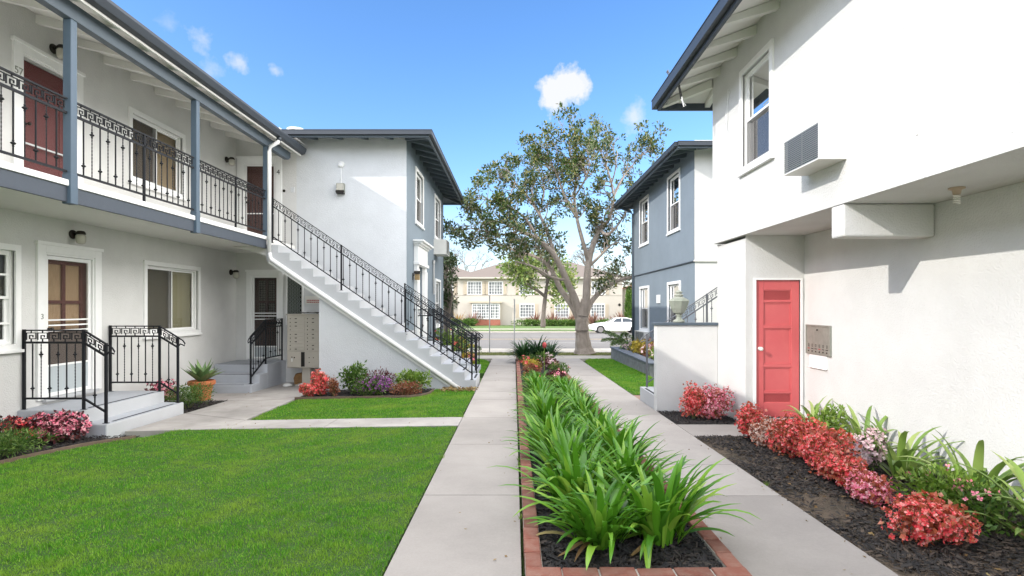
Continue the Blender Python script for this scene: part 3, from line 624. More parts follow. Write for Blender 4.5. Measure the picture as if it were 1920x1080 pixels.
def rafters(parent, name, items, m):
    for q in items:
        mb = MB(); mb.add(q, [(0,1,2,3),(7,6,5,4),(0,4,5,1),(1,5,6,2),(2,6,7,3),(3,7,4,0)]); mb.build(name, m, parent)
def hip_roof(parent, x0, x1, y0, y1, z, pitch, m_top, m_sof, m_fas, wall_box, ov_r=.62, gut=.13, raf=.62, raf_m=None, sides='xXyY', hipend=(True,True), tk=.05, notch=None):
    """eaves rectangle x0..x1, y0..y1 with the outer bottom edge of the deck at z"""
    X, Y = x1-x0, y1-y0; long_y = Y > X; h = min(X, Y)/2; rz = z+h*pitch; cx, cy = (x0+x1)/2, (y0+y1)/2
    if long_y: r0, r1 = (cx, y0+(h if hipend[0] else 0)), (cx, y1-(h if hipend[1] else 0))
    else: r0, r1 = (x0+(h if hipend[0] else 0), cy), (x1-(h if hipend[1] else 0), cy)
    def shell(dz, e=0):
        return [(x0-e,y0-e,z+dz),(x1+e,y0-e,z+dz),(x1+e,y1+e,z+dz),(x0-e,y1+e,z+dz),(*r0,rz+dz),(*r1,rz+dz)]
    fs = [(0,1,4),(1,2,5,4),(2,3,5),(3,0,4,5)] if long_y else [(0,1,5,4),(1,2,5),(2,3,4,5),(3,0,4)]
    if notch is not None and not long_y:
        nx, ny = notch
        _sh = shell
        def shell(dz, e=0): return _sh(dz, e)+[(x0,ny,z+dz+(ny-y0)*pitch),(nx-e,ny,z+dz+(ny-y0)*pitch),(nx-e,y0-e,z+dz)]
        fs = [(6,7,8,1,5,4),(1,2,5),(2,3,4,5),(3,6,4)]
    b = MB(); b.add(shell(0), fs); sof = b.build('soffit', m_sof, parent, recalc=False)
    t = MB(); t.add(shell(tk+.03, .03), fs); rf = t.build('roof', m_top, parent, recalc=False)
    g_ = MB(); w = .05; a = gut
    fx = notch[0] if notch else x0
    for (xa, xb, ya, yb) in ((fx-.04,x1+.04,y0-.04,y0+.005),(x0-.04,x1+.04,y1-.005,y1+.04),(x0-.04,x0+.005,y0+.006,y1-.006),(x1-.005,x1+.04,y0+.006,y1-.006)):
        g_.box(xa, xb, ya, yb, z-a+tk, z+tk+.012)
    g_.build('fascia', m_fas, parent)
    g2 = MB()
    for (xa, xb, ya, yb) in ((fx-.05,x1+.12,y0-.12,y0-.041),(x0-.12,x1+.12,y1+.041,y1+.12),(x0-.12,x0-.041,y0-.04,y1+.04),(x1+.041,x1+.12,y0-.04,y1+.04)):
        g2.box(xa, xb, ya, yb, z-a+tk+.05, z+tk+.03); g2.box(xa-.008*(xa<x0), xb+.008*(xb>x1), ya-.008*(ya<y0), yb+.008*(yb>y1), z+tk+.03, z+tk+.042)
    g2.build('gutter', M['gutter'], parent)
    wx0, wx1, wy0, wy1 = wall_box; its = []; dep = .13; hw = .045
    def raf_(p, q):   # p = eave end, q = wall end (x,y)
        d = Vector((q[0]-p[0], q[1]-p[1])); L = d.length; d /= L; n = Vector((-d.y, d.x))*hw
        zp, zq = z-.004, z+L*pitch-.004; vs = []
        for s_ in (-1, 1):
            vs += [(p[0]+n.x*s_, p[1]+n.y*s_, zp-dep*.55), (q[0]+n.x*s_, q[1]+n.y*s_, zq-dep), (q[0]+n.x*s_, q[1]+n.y*s_, zq), (p[0]+n.x*s_, p[1]+n.y*s_, zp)]
        its.append(vs)
    yy = wy0+.1
    while yy < wy1:
        if 'x' in sides: raf_((x0+.01,yy),(wx0+.05,yy))
        if 'X' in sides: raf_((x1-.01,yy),(wx1-.05,yy))
        yy += raf
    xx = wx0+.1
    while xx < wx1:
        if 'y' in sides and xx > (fx if notch else -99): raf_((xx,y0+.01),(xx,wy0+.05))
        if 'Y' in sides: raf_((xx,y1-.01),(xx,wy1-.05))
        xx += raf
    rafters(parent, 'rafter', its, raf_m or m_sof)
    # hip rafters at the corners
    for (ex, ey, qx, qy) in ((x0,y0,wx0,wy0),(x1,y0,wx1,wy0),(x1,y1,wx1,wy1),(x0,y1,wx0,wy1)):
        if notch and ex == x0: continue
        mb = MB(); d = Vector((qx-ex, qy-ey)); n = Vector((-d.y, d.x)).normalized()*.045; L = min(abs(d.x), abs(d.y)); vs = []
        for s_ in (-1, 1): vs += [(ex+n.x*s_,ey+n.y*s_,z-.09),(qx+n.x*s_,qy+n.y*s_,z+L*pitch-.15),(qx+n.x*s_,qy+n.y*s_,z+L*pitch-.01),(ex+n.x*s_,ey+n.y*s_,z-.01)]
        mb.add(vs, [(0,1,2,3),(7,6,5,4),(0,4,5,1),(1,5,6,2),(2,6,7,3),(3,7,4,0)])
        mb.build('hip_rafter', raf_m or m_sof, parent)
    return rf

# ------------------------------------------------------------------ left building with its balcony
XA = -6.85; XB = -5.38; FL = 3.12
A = thing('apartment_building', (XA, 3, G(XA,3)), 'white two-storey apartment building with a blue-posted balcony along the upper floor', 'building')
DA = (8.08, 9.03, .25, 2.39); WA1 = (10.24, 12.08, 1.02, 2.46); WA0 = (6.2, 7.68, 1.0, 2.45)
DU = (7.70, 8.64, 3.15, 5.13); WU = (9.84, 11.52, 3.82, 5.16)
hole = lambda w, t=.085: (w[0]+t, w[1]-t, w[2]+t, w[3]-t)
wall('wall', FA, -8, 12.26, -.6, 5.9, M['stucco'], A, [DA, hole(WA1), hole(WA0), DU, hole(WU)])
wall('wall', FA, 12.26, 13.7, -.6, 5.9, M['stucco'], A, n0=-.012)
MB().quad((-18,-8,-.6),(-18,13.7,-.6),(-18,13.7,5.6),(-18,-8,5.6)).quad((-18,-8,-.6),(XA,-8,-.6),(XA,-8,5.6),(-18,-8,5.6)).build('wall', M['stucco'], A, recalc=False)
window(A, FA, *WA1, kind='slide', bl=M['blind']); window(A, FA, *WU, kind='slide', bl=M['curtain'])
w_ = window(A, FA, *WA0, kind='hung', bl=M['blind_w'], scr=0)
mb = MB(FA)
for v in (1.36, 2.02): mb.box(6.32, 7.56, v, v+.028, -.05, -.032)
mb.build('glazing_bar', M['vinyl'], w_)
d = door_screen(A, FA, *DA, 'white', label='dark red ground-floor door behind a white screen door with three bars')
number('3', (DA[0]-.07, 1.42, .037), .11, FA, d, M['steel'])
d = door_screen(A, FA, *DU, 'red', label='deep red upper door behind a full-length screen')
number('57', (DU[0]-.07, 4.80, .037), .14, FA, d, M['steel'])
# balcony deck, edge boards and soffit
mb = MB(); mb.box(XA+.001, XB-.03, -8, 13.69, 2.92, 3.10); mb.build('balcony_floor', M['soffit'], A)
mb = MB(); mb.box(XB-.029, XB+.01, -8, 12.04, 2.86, 3.05); mb.build('balcony_fascia', M['fascia'], A, bevel=.004)
mb = MB(); mb.box(XB-.10, XB+.03, -8, 12.05, 3.051, 3.125); mb.build('balcony_edge', M['trim'], A, bevel=.006)
for y in (1.42, 4.08, 6.72, 9.36, 12.03):
    mb = MB(); mb.box(XB-.05, XB+.05, y-.05, y+.05, 3.126, 5.07); mb.box(XB-.056, XB+.056, y-.056, y+.056, 2.84 if y < 12 else 3.126, 3.20); mb.build('balcony_post', M['post'], A, bevel=.008)
mb = MB(); mb.prism([(-8,5.07),(13.1,5.07),(13.22,5.15),(13.22,5.27),(-8,5.27)], 0, XB-.055, XB+.055)
mb.build('balcony_beam', M['slate'], A, bevel=.006)
# sloping roof: deck, rafters, gutter
pa = .265; XG = -5.15
def dz(x): return 5.275+.13+pa*(XB-x)
mb = MB(); xr = -12.0
mb.add([(XG,-8,dz(XG)),(XG,13.69,dz(XG)),(xr,13.69,dz(xr)),(xr,-8,dz(xr))], [(0,1,2,3)])
mb.build('soffit', M['soffit'], A, recalc=False)
mb = MB(); mb.add([(XG+.03,-8,dz(XG)+.07),(XG+.03,13.69,dz(XG)+.07),(xr,13.69,dz(xr)+.07),(xr,-8,dz(xr)+.07),(-18.4,-8,dz(XG)+.07),(-18.4,13.69,dz(XG)+.07)], [(0,1,2,3),(3,2,5,4)])
mb.build('roof', M['shingle'], A, recalc=False)
mb = MB(); mb.box(XG-.03, XG+.005, -8, 13.4, dz(XG)-.11, dz(XG)+.065); mb.build('eave_board', M['soffit'], A)
mb = MB(); mb.prism([(XG+.006,dz(XG)-.08),(XG+.09,dz(XG)-.06),(XG+.13,dz(XG)+.03),(XG+.13,dz(XG)+.075),(XG+.006,dz(XG)+.075)], 1, -8, 13.42); mb.build('gutter', M['gutter'], A, bevel=.006)
its = []; y = 7.98-.655*24
while y < 13.6:
    vs = []; zb = lambda x: dz(x)-.132
    for s_ in (-.045, .045): vs += [(XG-.032,y+s_,dz(XG-.03)-.09),(XA-.1,y+s_,zb(XA-.1)),(XA-.1,y+s_,dz(XA-.1)-.003),(XG-.032,y+s_,dz(XG-.03)-.003)]
    if y > 4: its.append(vs)
    y += .655
rafters(A, 'rafter', its, M['soffit'])
# downpipe from the gutter, down the last post and along the stair
mb = MB(); mb.tube([(XG+.05,12.05,dz(XG)-.08),(XG+.04,12.02,5.17),(XB+.10,12.0,5.06),(XB+.085,12.0,4.95),(XB+.085,12.0,2.75)], .042, 10); mb.build('downpipe', M['pipe'], A, smooth=True)
mb = MB(); mb.tube([(XG+.05,12.05,dz(XG)-.07),(XG+.04,12.03,5.20)], .05, 10); mb.build('gutter_outlet', M['gutter'], A, smooth=True)
for n_, (y, z, s_) in enumerate([(8.60, 2.72, 'dark jar lamp above the ground-floor screen door at the near porch'), (13.40, 2.43, 'small dark jar lamp on the ground floor wall near the inner corner'), (8.24, 5.43, 'dark jar lamp on the balcony wall above the deep red upper door'), (13.20, 5.10, 'dark jar lamp on the balcony wall near the inner corner')]):
    wall_lamp('wall_lamp', (XA+.001, y, z), (1,0,0), s_)

# ------------------------------------------------------------------ far left building: white end wall, slate blue side
BX = -2.66; BY0, BY1 = 13.7, 20.85
B = thing('apartment_house', (BX, 16, G(BX,16)), 'two-storey building at the left with a white end wall and a slate blue side', 'building')
DBU = (-6.68, -5.88, 3.15, 5.14); DBL = (-6.50, -5.80, .30, 2.39)
GR = (-5.62, -5.20, 1.15, 2.42)
wall('wall', FB, -18, XA, -.6, 5.95, M['stucco'], B)
wall('wall', FB, XA, -5.375, -.6, 2.92, M['stucco'], B, [DBL]); wall('wall', FB, XA, -5.375, 2.921, 5.95, M['stucco'], B, [DBU]); wall('wall', FB, -5.375, BX, -.6, 5.95, M['stucco_cool'], B)
FS = Fr((BX,0,0), (0,1,0))
WB1 = (14.9, 16.2, 3.86, 5.38); WB2 = (18.5, 19.9, 3.90, 5.38); WB3 = (18.65, 19.95, .9, 2.55); DB = (14.98, 16.02, .62, 2.75)
wall('side_wall', FS, BY0, BY1, -.6, 5.95, M['blue'], B, [hole(WB1), hole(WB2), hole(WB3), DB])
MB().quad((BX,BY1,-.6),(-18,BY1,-.6),(-18,BY1,5.95),(BX,BY1,5.95)).quad((-18,BY0,-.6),(-18,BY1,-.6),(-18,BY1,5.95),(-18,BY0,5.95)).build('wall', M['stucco'], B, recalc=False)
for wv in (WB1, WB2, WB3): window(B, FS, *wv, kind='hung', bl=M['blind_w'])
hip_roof(B, -18.6, -2.05, 13.1, 21.75, 5.66, .32, M['shingle'], M['soffit_b'], M['slate'], (-18, BX, BY0, BY1), sides='XyY', raf_m=M['soffit_b'], gut=.12, notch=(-5.48,13.78))
mb = MB(); mb.box(-5.525, -5.495, 13.0, 13.69, 5.40, 5.80); mb.build('sun_gap_board', M['trim'], B)  # closing board added to block sun slipping between the two roofs
mb = MB(); mb.box(-5.4, BX-.02, 13.66, 13.699, 5.80, 5.97); mb.build('frieze', M['trim'], B)
d = door_screen(B, FB, *DBU, 'brown', trim=.15, label='brown-red upper door behind a screen at the top of the stair')
number('4', (DBU[1]+.07, 4.86, .037), .17, FB, d, M['black'])
door_screen(B, FB, *DBL, 'security', trim=.10, label='brown ground-floor door with patterned curtain behind a barred screen door')
# patterned panel beside the lower door
mb = MB(FB); fbox(mb, *GR, .03, -.01, .05); f = mb.build('lattice_panel', M['trim'], B)
mb = MB(FB); mb.quad((GR[0]+.02,GR[2]+.02,.012),(GR[1]-.02,GR[2]+.02,.012),(GR[1]-.02,GR[3]-.02,.012),(GR[0]+.02,GR[3]-.02,.012)); mb.build('backing', M['dark'], f, recalc=False)
mb = MB(FB); r = .042; k = 0; v = GR[2]+.05
while v < GR[3]-.04:
    u = GR[0]+.05+(r if k % 2 else 0)
    while u < GR[1]-.04:
        pts = [(u+r*.95*math.cos(t), v+r*.62*math.sin(t)) for t in np.linspace(0, 2*math.pi, 9)[:-1]]; pin = [(u+r*.58*math.cos(t), v+r*.30*math.sin(t)) for t in np.linspace(0, 2*math.pi, 9)[:-1]]
        b0 = [(p[0], p[1], .03) for p in pts]+[(p[0], p[1], .03) for p in pin]
        mb.add(b0, [(i, (i+1)%8, 8+(i+1)%8, 8+i) for i in range(8)]); u += 2*r
    v += r*1.25; k += 1
mb.build('lattice', M['screengrey'] if 'screengrey' in M else mat('green_grey_lattice', (.20,.23,.21), .6), f, recalc=False)
# white door surround with a cornice on the blue side
mb = MB(FS); a, b, c, e = DB
mb.box(a-.26, a, .45, 2.74, 0, .10); mb.box(b, b+.26, .45, 2.74, 0, .10); mb.box(a-.26, b+.26, 2.741, 3.22, 0, .12)
mb.box(a-.30, b+.30, 2.72, 2.80, .0, .16); mb.box(a-.22, a-.04, .55, 2.6, .1, .125); mb.box(b+.04, b+.22, .55, 2.6, .1, .125)
for i, (q, z0, z1) in enumerate(((.16,3.221,3.27),(.22,3.271,3.32),(.28,3.321,3.37))): mb.box(a-.26-.05*i-.03, b+.29+.05*i, z0, z1, 0, q)
sd = mb.build('door', M['trim'], B, bevel=.006); sd['label'] = 'white front door in a columned surround with a stepped cornice'
mb = MB(FS); mb.box(a, b, c, e, -.12, -.07); fbox(mb, a+.12, b-.12, c+.15, c+.95, .05, -.07, -.05); fbox(mb, a+.12, b-.12, c+1.1, e-.15, .05, -.07, -.05); mb.build('door_leaf', M['trim'], sd)
mb = MB(FS); mb.lathe([(0,0),(.03,0),(.012,.02),(.012,.04),(.03,.05),(.03,.07),(0,.075)], (b-.07, c+1.0, -.07), 10); mb.build('handle', M['bronze'], sd)
mb = MB(); mb.tube([(BX+.05,18.0,2.0),(BX+.05,18.0,3.0)], .03, 8); mb.tube([(BX+.05,18.0,3.0),(BX+.05,18.0,3.1)], .045, 8); mb.build('vent_pipe', M['galv'], B)
mb = MB(); mb.box(BX, BX+.012, BY0, BY1, 2.75, 2.78); 
# conduit, round box and little plates on the white end wall
mb = MB(FB); mb.tube([(-4.27,4.65,.012),(-4.27,5.06,.012)], .011, 6); mb.build('conduit', M['pipe'], B)
mb = MB(FB); mb.lathe([(0,0),(.085,0),(.085,.02),(.05,.05),(0,.06)], (-4.27,5.11,0), 18); mb.build('junction_box', M['trim'], B, smooth=True)
mb = MB(FB); mb.box(-5.52, -5.42, 4.42, 4.55, 0, .012); mb.build('blank_plate', M['stucco_cool'], B, bevel=.003)
mb = MB(FB); mb.lathe([(0,0),(.035,0),(.035,.012),(0,.015)], (-5.68,4.46,0), 12); mb.build('round_plate', M['bronze'], B)
# wall light box
t = thing('wall_light', (-4.27,13.7,4.5), 'boxy grey lantern under a conduit on the white end wall', 'lamp'); 
mb = MB(FB); mb.box(-4.37,-4.17,4.40,4.64,.0,.10); mb.build('housing', M['steel'], t, bevel=.02)
mb = MB(FB); mb.box(-4.36,-4.18,4.37,4.399,.0,.13); mb.box(-4.375,-4.165,4.40,4.45,.101,.125); mb.build('base', M['bronze'], t, bevel=.006)
mb = MB(FB); mb.box(-4.35,-4.19,4.46,4.62,.101,.115); mb.build('lens', M['lampglass'], t)
# lantern by the white front door
t = thing('wall_lantern', (BX, 14.55, 2.4), 'small dark lantern on the blue wall beside the white front door', 'lamp')
mb = MB(FS); mb.box(14.50,14.60,2.30,2.48,0,.02); mb.tube([(14.55,2.42,.02),(14.55,2.46,.10)], .012, 6); mb.prism([(14.46,2.46),(14.55,2.54),(14.64,2.46)], 2, .04, .20); mb.build('bracket', M['bronze'], t)
mb = MB(FS); mb.box(14.49,14.61,2.30,2.455,.06,.18); mb.build('glass', mat('amber_lamp_glass', (.30,.20,.08), .3), t)
# air conditioners
def ac_unit(fr, u0, u1, v0, v1, dep, label, n0=0):
    """box with louvred face; u along the wall, n outward"""
    t = thing('air_conditioner', fr.p((u0+u1)/2, v0, n0), label, 'air conditioner', 'wall-mounted air conditioners'); a = .012
    mb = MB(fr); mb.box(u0,u1,v0,v0+a,n0-.02,n0+dep); mb.box(u0,u1,v1-a,v1,n0-.02,n0+dep); mb.box(u0,u0+a,v0+a,v1-a,n0-.02,n0+dep); mb.box(u1-a,u1,v0+a,v1-a,n0-.02,n0+dep)
    mb.build('casing', M['ac'], t)
    mb = MB(fr); mb.box(u0+a,u1-a,v0+a,v1-a,n0,n0+dep-.05)
    for k in range(1, 24): u = u0+a+(u1-u0-2*a)*k/24; mb.box(u-.002,u+.002,v0+a,v1-a,n0+dep-.049,n0+dep-.03)
    mb.build('coil', M['fin'], t)
    mb = MB(fr); n = int((v1-v0)/.021); w = n0+dep
    for k in range(1, n): v = v0+(v1-v0)*k/n; mb.box(u0+a,u1-a,v-.004,v+.004,w-.016,w-.002)
    mb.box((u0+u1)/2-.006,(u0+u1)/2+.006,v0+a,v1-a,w-.0255,w-.017); mb.build('grille', M['galv'], t)
    return t
ac_unit(FS, 18.35, 19.25, 3.34, 3.83, .42, 'white air conditioner under the far upper window of the blue wall at left')

# roof vent
t = thing('roof_vent', (-5.75,14.6,6.1), 'white metal vent cap on the roof above the end wall', 'vent')
mb = MB(); mb.lathe([(.11,5.85),(.11,6.20)], (-5.75,14.6,0), 14); mb.build('pipe', M['galv'], t, smooth=False)
mb = MB(); mb.lathe([(.13,6.18),(.22,6.21),(.22,6.27),(.12,6.30)], (-5.75,14.6,0), 14); mb.build('cap', M['pipe'], t)

# ------------------------------------------------------------------ near right building
CX = 3.31; CL = 4.24; CY1 = 9.25; CZ = 2.64
C = thing('white_building', (CX, 5, G(CX,5)), 'white stucco building at the right whose upper floor overhangs the flower bed', 'building')
FC = left_facing(CX); FL_ = left_facing(CL)
WC = (7.06, 8.10, 3.52, 5.02)
wall('upper_wall', FC, -7, CY1, CZ, 5.62, M['stucco'], C, [hole(WC)])
MB().quad((CX,CY1,CZ),(13,CY1,CZ),(13,CY1,5.6),(CX,CY1,5.6)).quad((13,-7,-.6),(13,CY1,-.6),(13,CY1,5.6),(13,-7,5.6)).quad((CX,-7,-.6),(13,-7,-.6),(13,-7,5.6),(CX,-7,5.6)).build('wall', M['stucco'], C, recalc=False)
mb = MB(); mb.quad((CX,-7,CZ),(13,-7,CZ),(13,CY1,CZ),(CX,CY1,CZ)); mb.build('overhang_soffit', M['stucco'], C, recalc=False)
window(C, FC, *WC, kind='hung', bl=M['curtain'])
# stucco lip along the lower edge
DC = (3.53, 4.175, -.03, 1.99)
FD = Fr((0,8.1,0), (1,0,0))
wall('door_wall', FD, 3.38, CL, -.6, CZ-.001, M['stucco'], C, [DC], depth=.06)
MB(left_facing(3.38)).quad((8.1,-.6,0),(9.22,-.6,0),(9.22,2.60,0),(8.1,2.60,0)).build('pier', M['stucco'], C, recalc=False)
MB().quad((3.38,9.22,-.6),(13,9.22,-.6),(13,9.22,2.63),(3.38,9.22,2.63)).build('wall', M['stucco'], C, recalc=False)
wall('lower_wall', FL_, -7, 8.1, -.6, CZ-.001, M['stucco'], C)
mb = MB(); mb.box(CX+.002, CL-.002, 5.58, 5.80, 2.305, CZ-.002); mb.build('ceiling_beam', M['stucco'], C, bevel=.02)
hip_roof(C, 2.58, 13.7, -7.6, 9.80, 5.19, .37, M['shingle'], M['soffit'], M['fascia'], (CX, 13, -7, CY1), sides='xY', raf=.66, gut=.17)
# door
mb = MB(FD); a, b, c, e = DC
mb.box(a-.035, a, c, e+.03, -.05, .015); mb.box(b, b+.035, c, e+.03, -.05, .015); mb.box(a, b, e, e+.03, -.05, .015); dd = mb.build('door', M['trim'], C); dd['label'] = 'narrow coral red panelled door with a white knob'
mb = MB(FD); st = .115; a2, b2 = a+.004, b-.004
mb.box(a2, a2+st, c+.02, e-.004, -.05, -.012); mb.box(b2-st, b2, c+.02, e-.004, -.05, -.012)
hgt = e-c; fr_ = lambda t: e-hgt*t
rails = [(0,.078),(.203,.222),(.462,.49),(.745,.767),(.918,1.0)]   # top rail, cross rails ... as share of the height
rails = [(0, .075), (.205-.06, .222-.06), (.325, .35), (.61, .635), (.80, .818), (.885, 1.0)]
rails = [(0, .072), (.148, .162), (.328, .35), (.61, .632), (.808, .822), (.888, .99)]
for t0, t1 in rails: mb.box(a2+st, b2-st, fr_(t1), fr_(t0), -.05, -.014)
lf = mb.build('door_leaf', M['coral'], dd, bevel=.004)
mb = MB(FD)
for t0, t1 in ((.162,.328),(.35,.61),(.632,.808)): mb.box(a2+st, b2-st, fr_(t1), fr_(t0), -.048, -.032); fbox(mb, a2+st, b2-st, fr_(t1), fr_(t0), .018, -.032, -.022)
mb.build('panel', M['coral'], dd, bevel=.003)
for t0, t1 in ((.072,.148),(.822,.888)):
    mb = MB(FD); mb.box(a2+st, b2-st, fr_(t1), fr_(t0), -.046, -.042); fbox(mb, a2+st, b2-st, fr_(t1), fr_(t0), .012, -.040, -.022); n = 26
    for k in range(1, n): u = a2+st+(b2-a2-2*st)*k/n; mb.box(u-.0022, u+.0022, fr_(t1)+.012, fr_(t0)-.012, -.037, -.031)
    k = 1
    while fr_(t1)+.012+k*.016 < fr_(t0)-.012: v = fr_(t1)+.012+k*.016; mb.box(a2+st+.012, b2-st-.012, v-.0022, v+.0022, -.0305, -.0245); k += 1
    mb.build('vent_grille', M['coral'], dd)
mb = MB(FD); mb.lathe([(0,0),(.028,0),(.026,.006),(.010,.012),(.010,.035),(.026,.045),(.031,.06),(.024,.075),(0,.08)], (a2+.055, fr_(.497), -.012), 16); mb.build('handle', M['bulb'], dd, smooth=True)
for v in (.30, 1.72):
    mb = MB(FD); mb.box(b+.001, b+.03, v, v+.10, .0155, .022); mb.build('hinge', M['trim'], dd)
# ceiling light, wires under the eaves
t = thing('ceiling_bulb', (3.87,4.85,CZ), 'bare spiral bulb in a round base under the overhang', 'lamp')
mb = MB(); mb.lathe([(.062,CZ),(.062,CZ-.012),(.035,CZ-.022),(.028,CZ-.06),(.0,CZ-.06)], (3.87,4.85,0), 18); mb.build('base', mat('tan_lamp_base', (.50,.38,.28), .6), t, smooth=True)
mb = MB(); mb.tube([(3.87+.021*math.cos(q), 4.85+.021*math.sin(q), CZ-.062-.075*q/(2*math.pi*4)) for q in np.linspace(0, 2*math.pi*4, 65)], .0085, 6); mb.build('spiral_bulb', M['bulb'], t, smooth=True)
t = thing('hanging_cables', (2.56,8.9,5.3), 'loose dark cables hanging from the eave corner', 'cable')
mb = MB()
for (dy, a_, b_) in ((0,.30,-.32),(.05,.22,-.42)):
    mb.tube([(2.50-.02*k, 9.0+dy-.12*math.sin(k*.5), 5.42-.07*k+.12*math.sin(k*.55)) for k in range(3)]+[(2.47,8.75+dy,5.25),(2.60,8.72+dy,5.08),(2.66,8.80+dy,5.0+b_*.2)], .009, 6)
mb.build('cable', M['wire'], t)
mb = MB(); mb.tube([(2.66,8.80,4.93),(2.70,8.82,4.78)], .011, 6); mb.tube([(2.66,8.85,4.91),(2.75,8.88,4.82)], .008, 6); mb.build('cable_end', M['pipe'], t)
mb = MB(FC); mb.tube([(8.56,4.96,.01),(8.55,4.7,.02),(8.60,4.35,.015)], .004, 5); mb.tube([(8.50,4.9,.01),(8.62,4.6,.02),(8.58,4.3,.015)], .004, 5)
tag(mb.build('thin_wire', M['pipe'], None), 'thin pale wires dangling on the white wall left of the upper window', 'wire')
ac_unit(FC, 5.52, 6.24, 3.07, 3.45, .28, 'cream air conditioner with blue louvred face on the right white wall')
# small marks, hooks
for (y, z) in ((8.85,3.82),(8.85,3.12),(4.55,3.02)):
    mb = MB(FC); mb.lathe([(0,0),(.016,0),(.012,.008),(0,.01)], (y,z,0), 8); mb.build('screw_plug', M['soffit'], C)
# entry panel
t = thing('entry_panel', (CL,7.72,1.15), 'steel entry panel with six bell buttons beside the coral red door', 'intercom')
mb = MB(FL_); mb.box(7.40,8.02,.93,1.345,0,.022); mb.build('plate', M['steel'], t, bevel=.006)
mb = MB(FL_); fbox(mb, 7.40,8.02,.93,1.345,.018,.0225,.027); mb.box(7.44,7.98,1.318,1.322,.0225,.028); mb.build('rim', M['steel'], t)
mb = MB(FL_); mb.lathe([(0,.022),(.012,.022),(.012,.030),(0,.031)], (7.72,1.275,0), 10); mb.build('speaker_button', M['bronze'], t)
for k in range(6):
    u = 7.48+.092*k; cc = M['redink'] if k in (2,5) else (M['black'] if k in (1,3) else M['bronze'])
    mb = MB(FL_); mb.box(u-.028,u+.028,1.005,1.016,.0225,.025); mb.build('name_slot', cc, t)
    mb = MB(FL_); mb.lathe([(0,.022),(.011,.022),(.009,.029),(0,.03)], (u,.972,0), 10); mb.build('bell_button', M['bronze'], t)
    mb = MB(FL_); fbox(mb, u-.014,u+.014,1.035,1.075,.005,.0225,.024); mb.build('number_plate', M['bronze'], t)
t = thing('mail_slot', (CL,7.75,.8), 'white mail slot cover below the steel entry panel', 'mail slot')
mb = MB(FL_); mb.box(7.50,7.94,.745,.925,0,.016); mb.box(7.52,7.92,.80,.81,.0165,.022); mb.box(7.50,7.94,.738,.748,.0165,.03); mb.build('flap', M['trim'], t, bevel=.003)

# ------------------------------------------------------------------ far right building
DX = 4.89; DY0, DY1 = 15.0, 22.7
D = thing('blue_building', (DX, 18, G(DX,18)), 'slate blue two-storey building at the right with tall white-framed windows', 'building')
FE = left_facing(DX)
WD = [(20.05,21.5,3.90,5.68), (16.25,17.6,3.87,5.68), (20.05,21.5,.69,2.37), (16.25,17.6,.75,2.37)]
wall('side_wall', FE, DY0, DY1, -.7, 2.82, M['blue2'] if 'blue2' in M else M['blue'], D, [hole(w) for w in WD[2:]])
wall('side_wall', FE, DY0, DY1, 2.85, 6.1, M['blue'], D, [hole(w) for w in WD[:2]], n0=.02)
mb = MB(FE); mb.box(DY0-.02, DY1, 2.821, 2.849, -.01, .045); mb.build('band', M['fascia'], D)
mb = MB(); mb.quad((DX,DY0,-.6),(14,DY0,-.6),(14,DY0,2.82),(DX,DY0,2.82)); mb.quad((DX-.02,DY0-.02,2.85),(14,DY0-.02,2.85),(14,DY0-.02,6.1),(DX-.02,DY0-.02,6.1)); mb.quad((DX,DY1,-.7),(14,DY1,-.7),(14,DY1,6.1),(DX,DY1,6.1)); mb.quad((14,DY0,-.6),(14,DY1,-.6),(14,DY1,6.1),(14,DY0,6.1)); mb.build('end_wall', M['stucco'], D, recalc=False)
mb = MB(); mb.box(DX-.045, 14, DY0-.05, DY0+.01, 2.821, 2.849); mb.build('band', M['soffit'], D)
for wv in WD: window(D, FE, *wv, kind='hung', bl=M['blind_w'], proud=.045)
hip_roof(D, 4.28, 14.6, 14.4, 23.3, 5.78, .33, M['shingle'], M['soffit_b'], M['slate'], (DX, 14, DY0, DY1), sides='xyY', raf_m=M['soffit_b'], gut=.12, hipend=(True,True))
mb = MB(); mb.tube([(4.35,22.9,5.7),(4.75,22.75,5.5),(DX-.06,22.55,5.35),(DX-.06,22.55,-.2)], .05, 8); mb.build('downpipe', M['slate'], D, smooth=True)
mb = MB(FE); mb.box(18.55,18.95,1.72,2.0,0,.03); mb.build('utility_plate', M['trim'], D)
ac_unit(FE, 20.0, 21.5, .16, .68, .22, 'pale air conditioner under the far lower window of the blue wall at right')

# ------------------------------------------------------------------ steps and stairs
def steps(name, label, loc, boxes, strips, m, m2=None):
    t = thing(name, loc, label, 'steps')
    for i, (x0,x1,y0,y1,z0,z1) in enumerate(boxes):
        mb = MB(); mb.box(x0,x1,y0,y1,z0,z1); mb.build('landing' if i == len(boxes)-1 else 'step', m, t, bevel=.012)
    for (x0,x1,y0,y1,z) in strips:
        mb = MB(); mb.box(x0,x1,y0,y1,z,z+.004); mb.build('tread_strip', M['grip'], t)
    return t
st = steps('porch_steps', 'grey painted porch steps below the white screen door at the left', (-6.2,8.5,-.15),
      [(-5.948,-5.62,7.65,9.44,-.5,-.028), (-6.849,-5.95,7.65,9.44,-.5,.165)], [(-5.70,-5.665,7.85,9.25,-.023), (-6.03,-5.995,7.85,9.25,.170)], M['steps_w'])
for (x0,x1,z) in ((-5.946,-5.625,-.028),(-6.845,-5.955,.165)): mb = MB(); mb.box(x0,x1,7.66,9.43,z+.0005,z+.0045); mb.build('tread', M['steps'], st)
mb = MB(); mb.box(-6.847,-5.96,7.643,7.6495,-.3,.16); mb.box(-5.9599,-5.63,7.643,7.6495,-.3,-.033); mb.build('shaded_side', M['steps'], st)  # shade of the near side put into the colour as thin grey plates
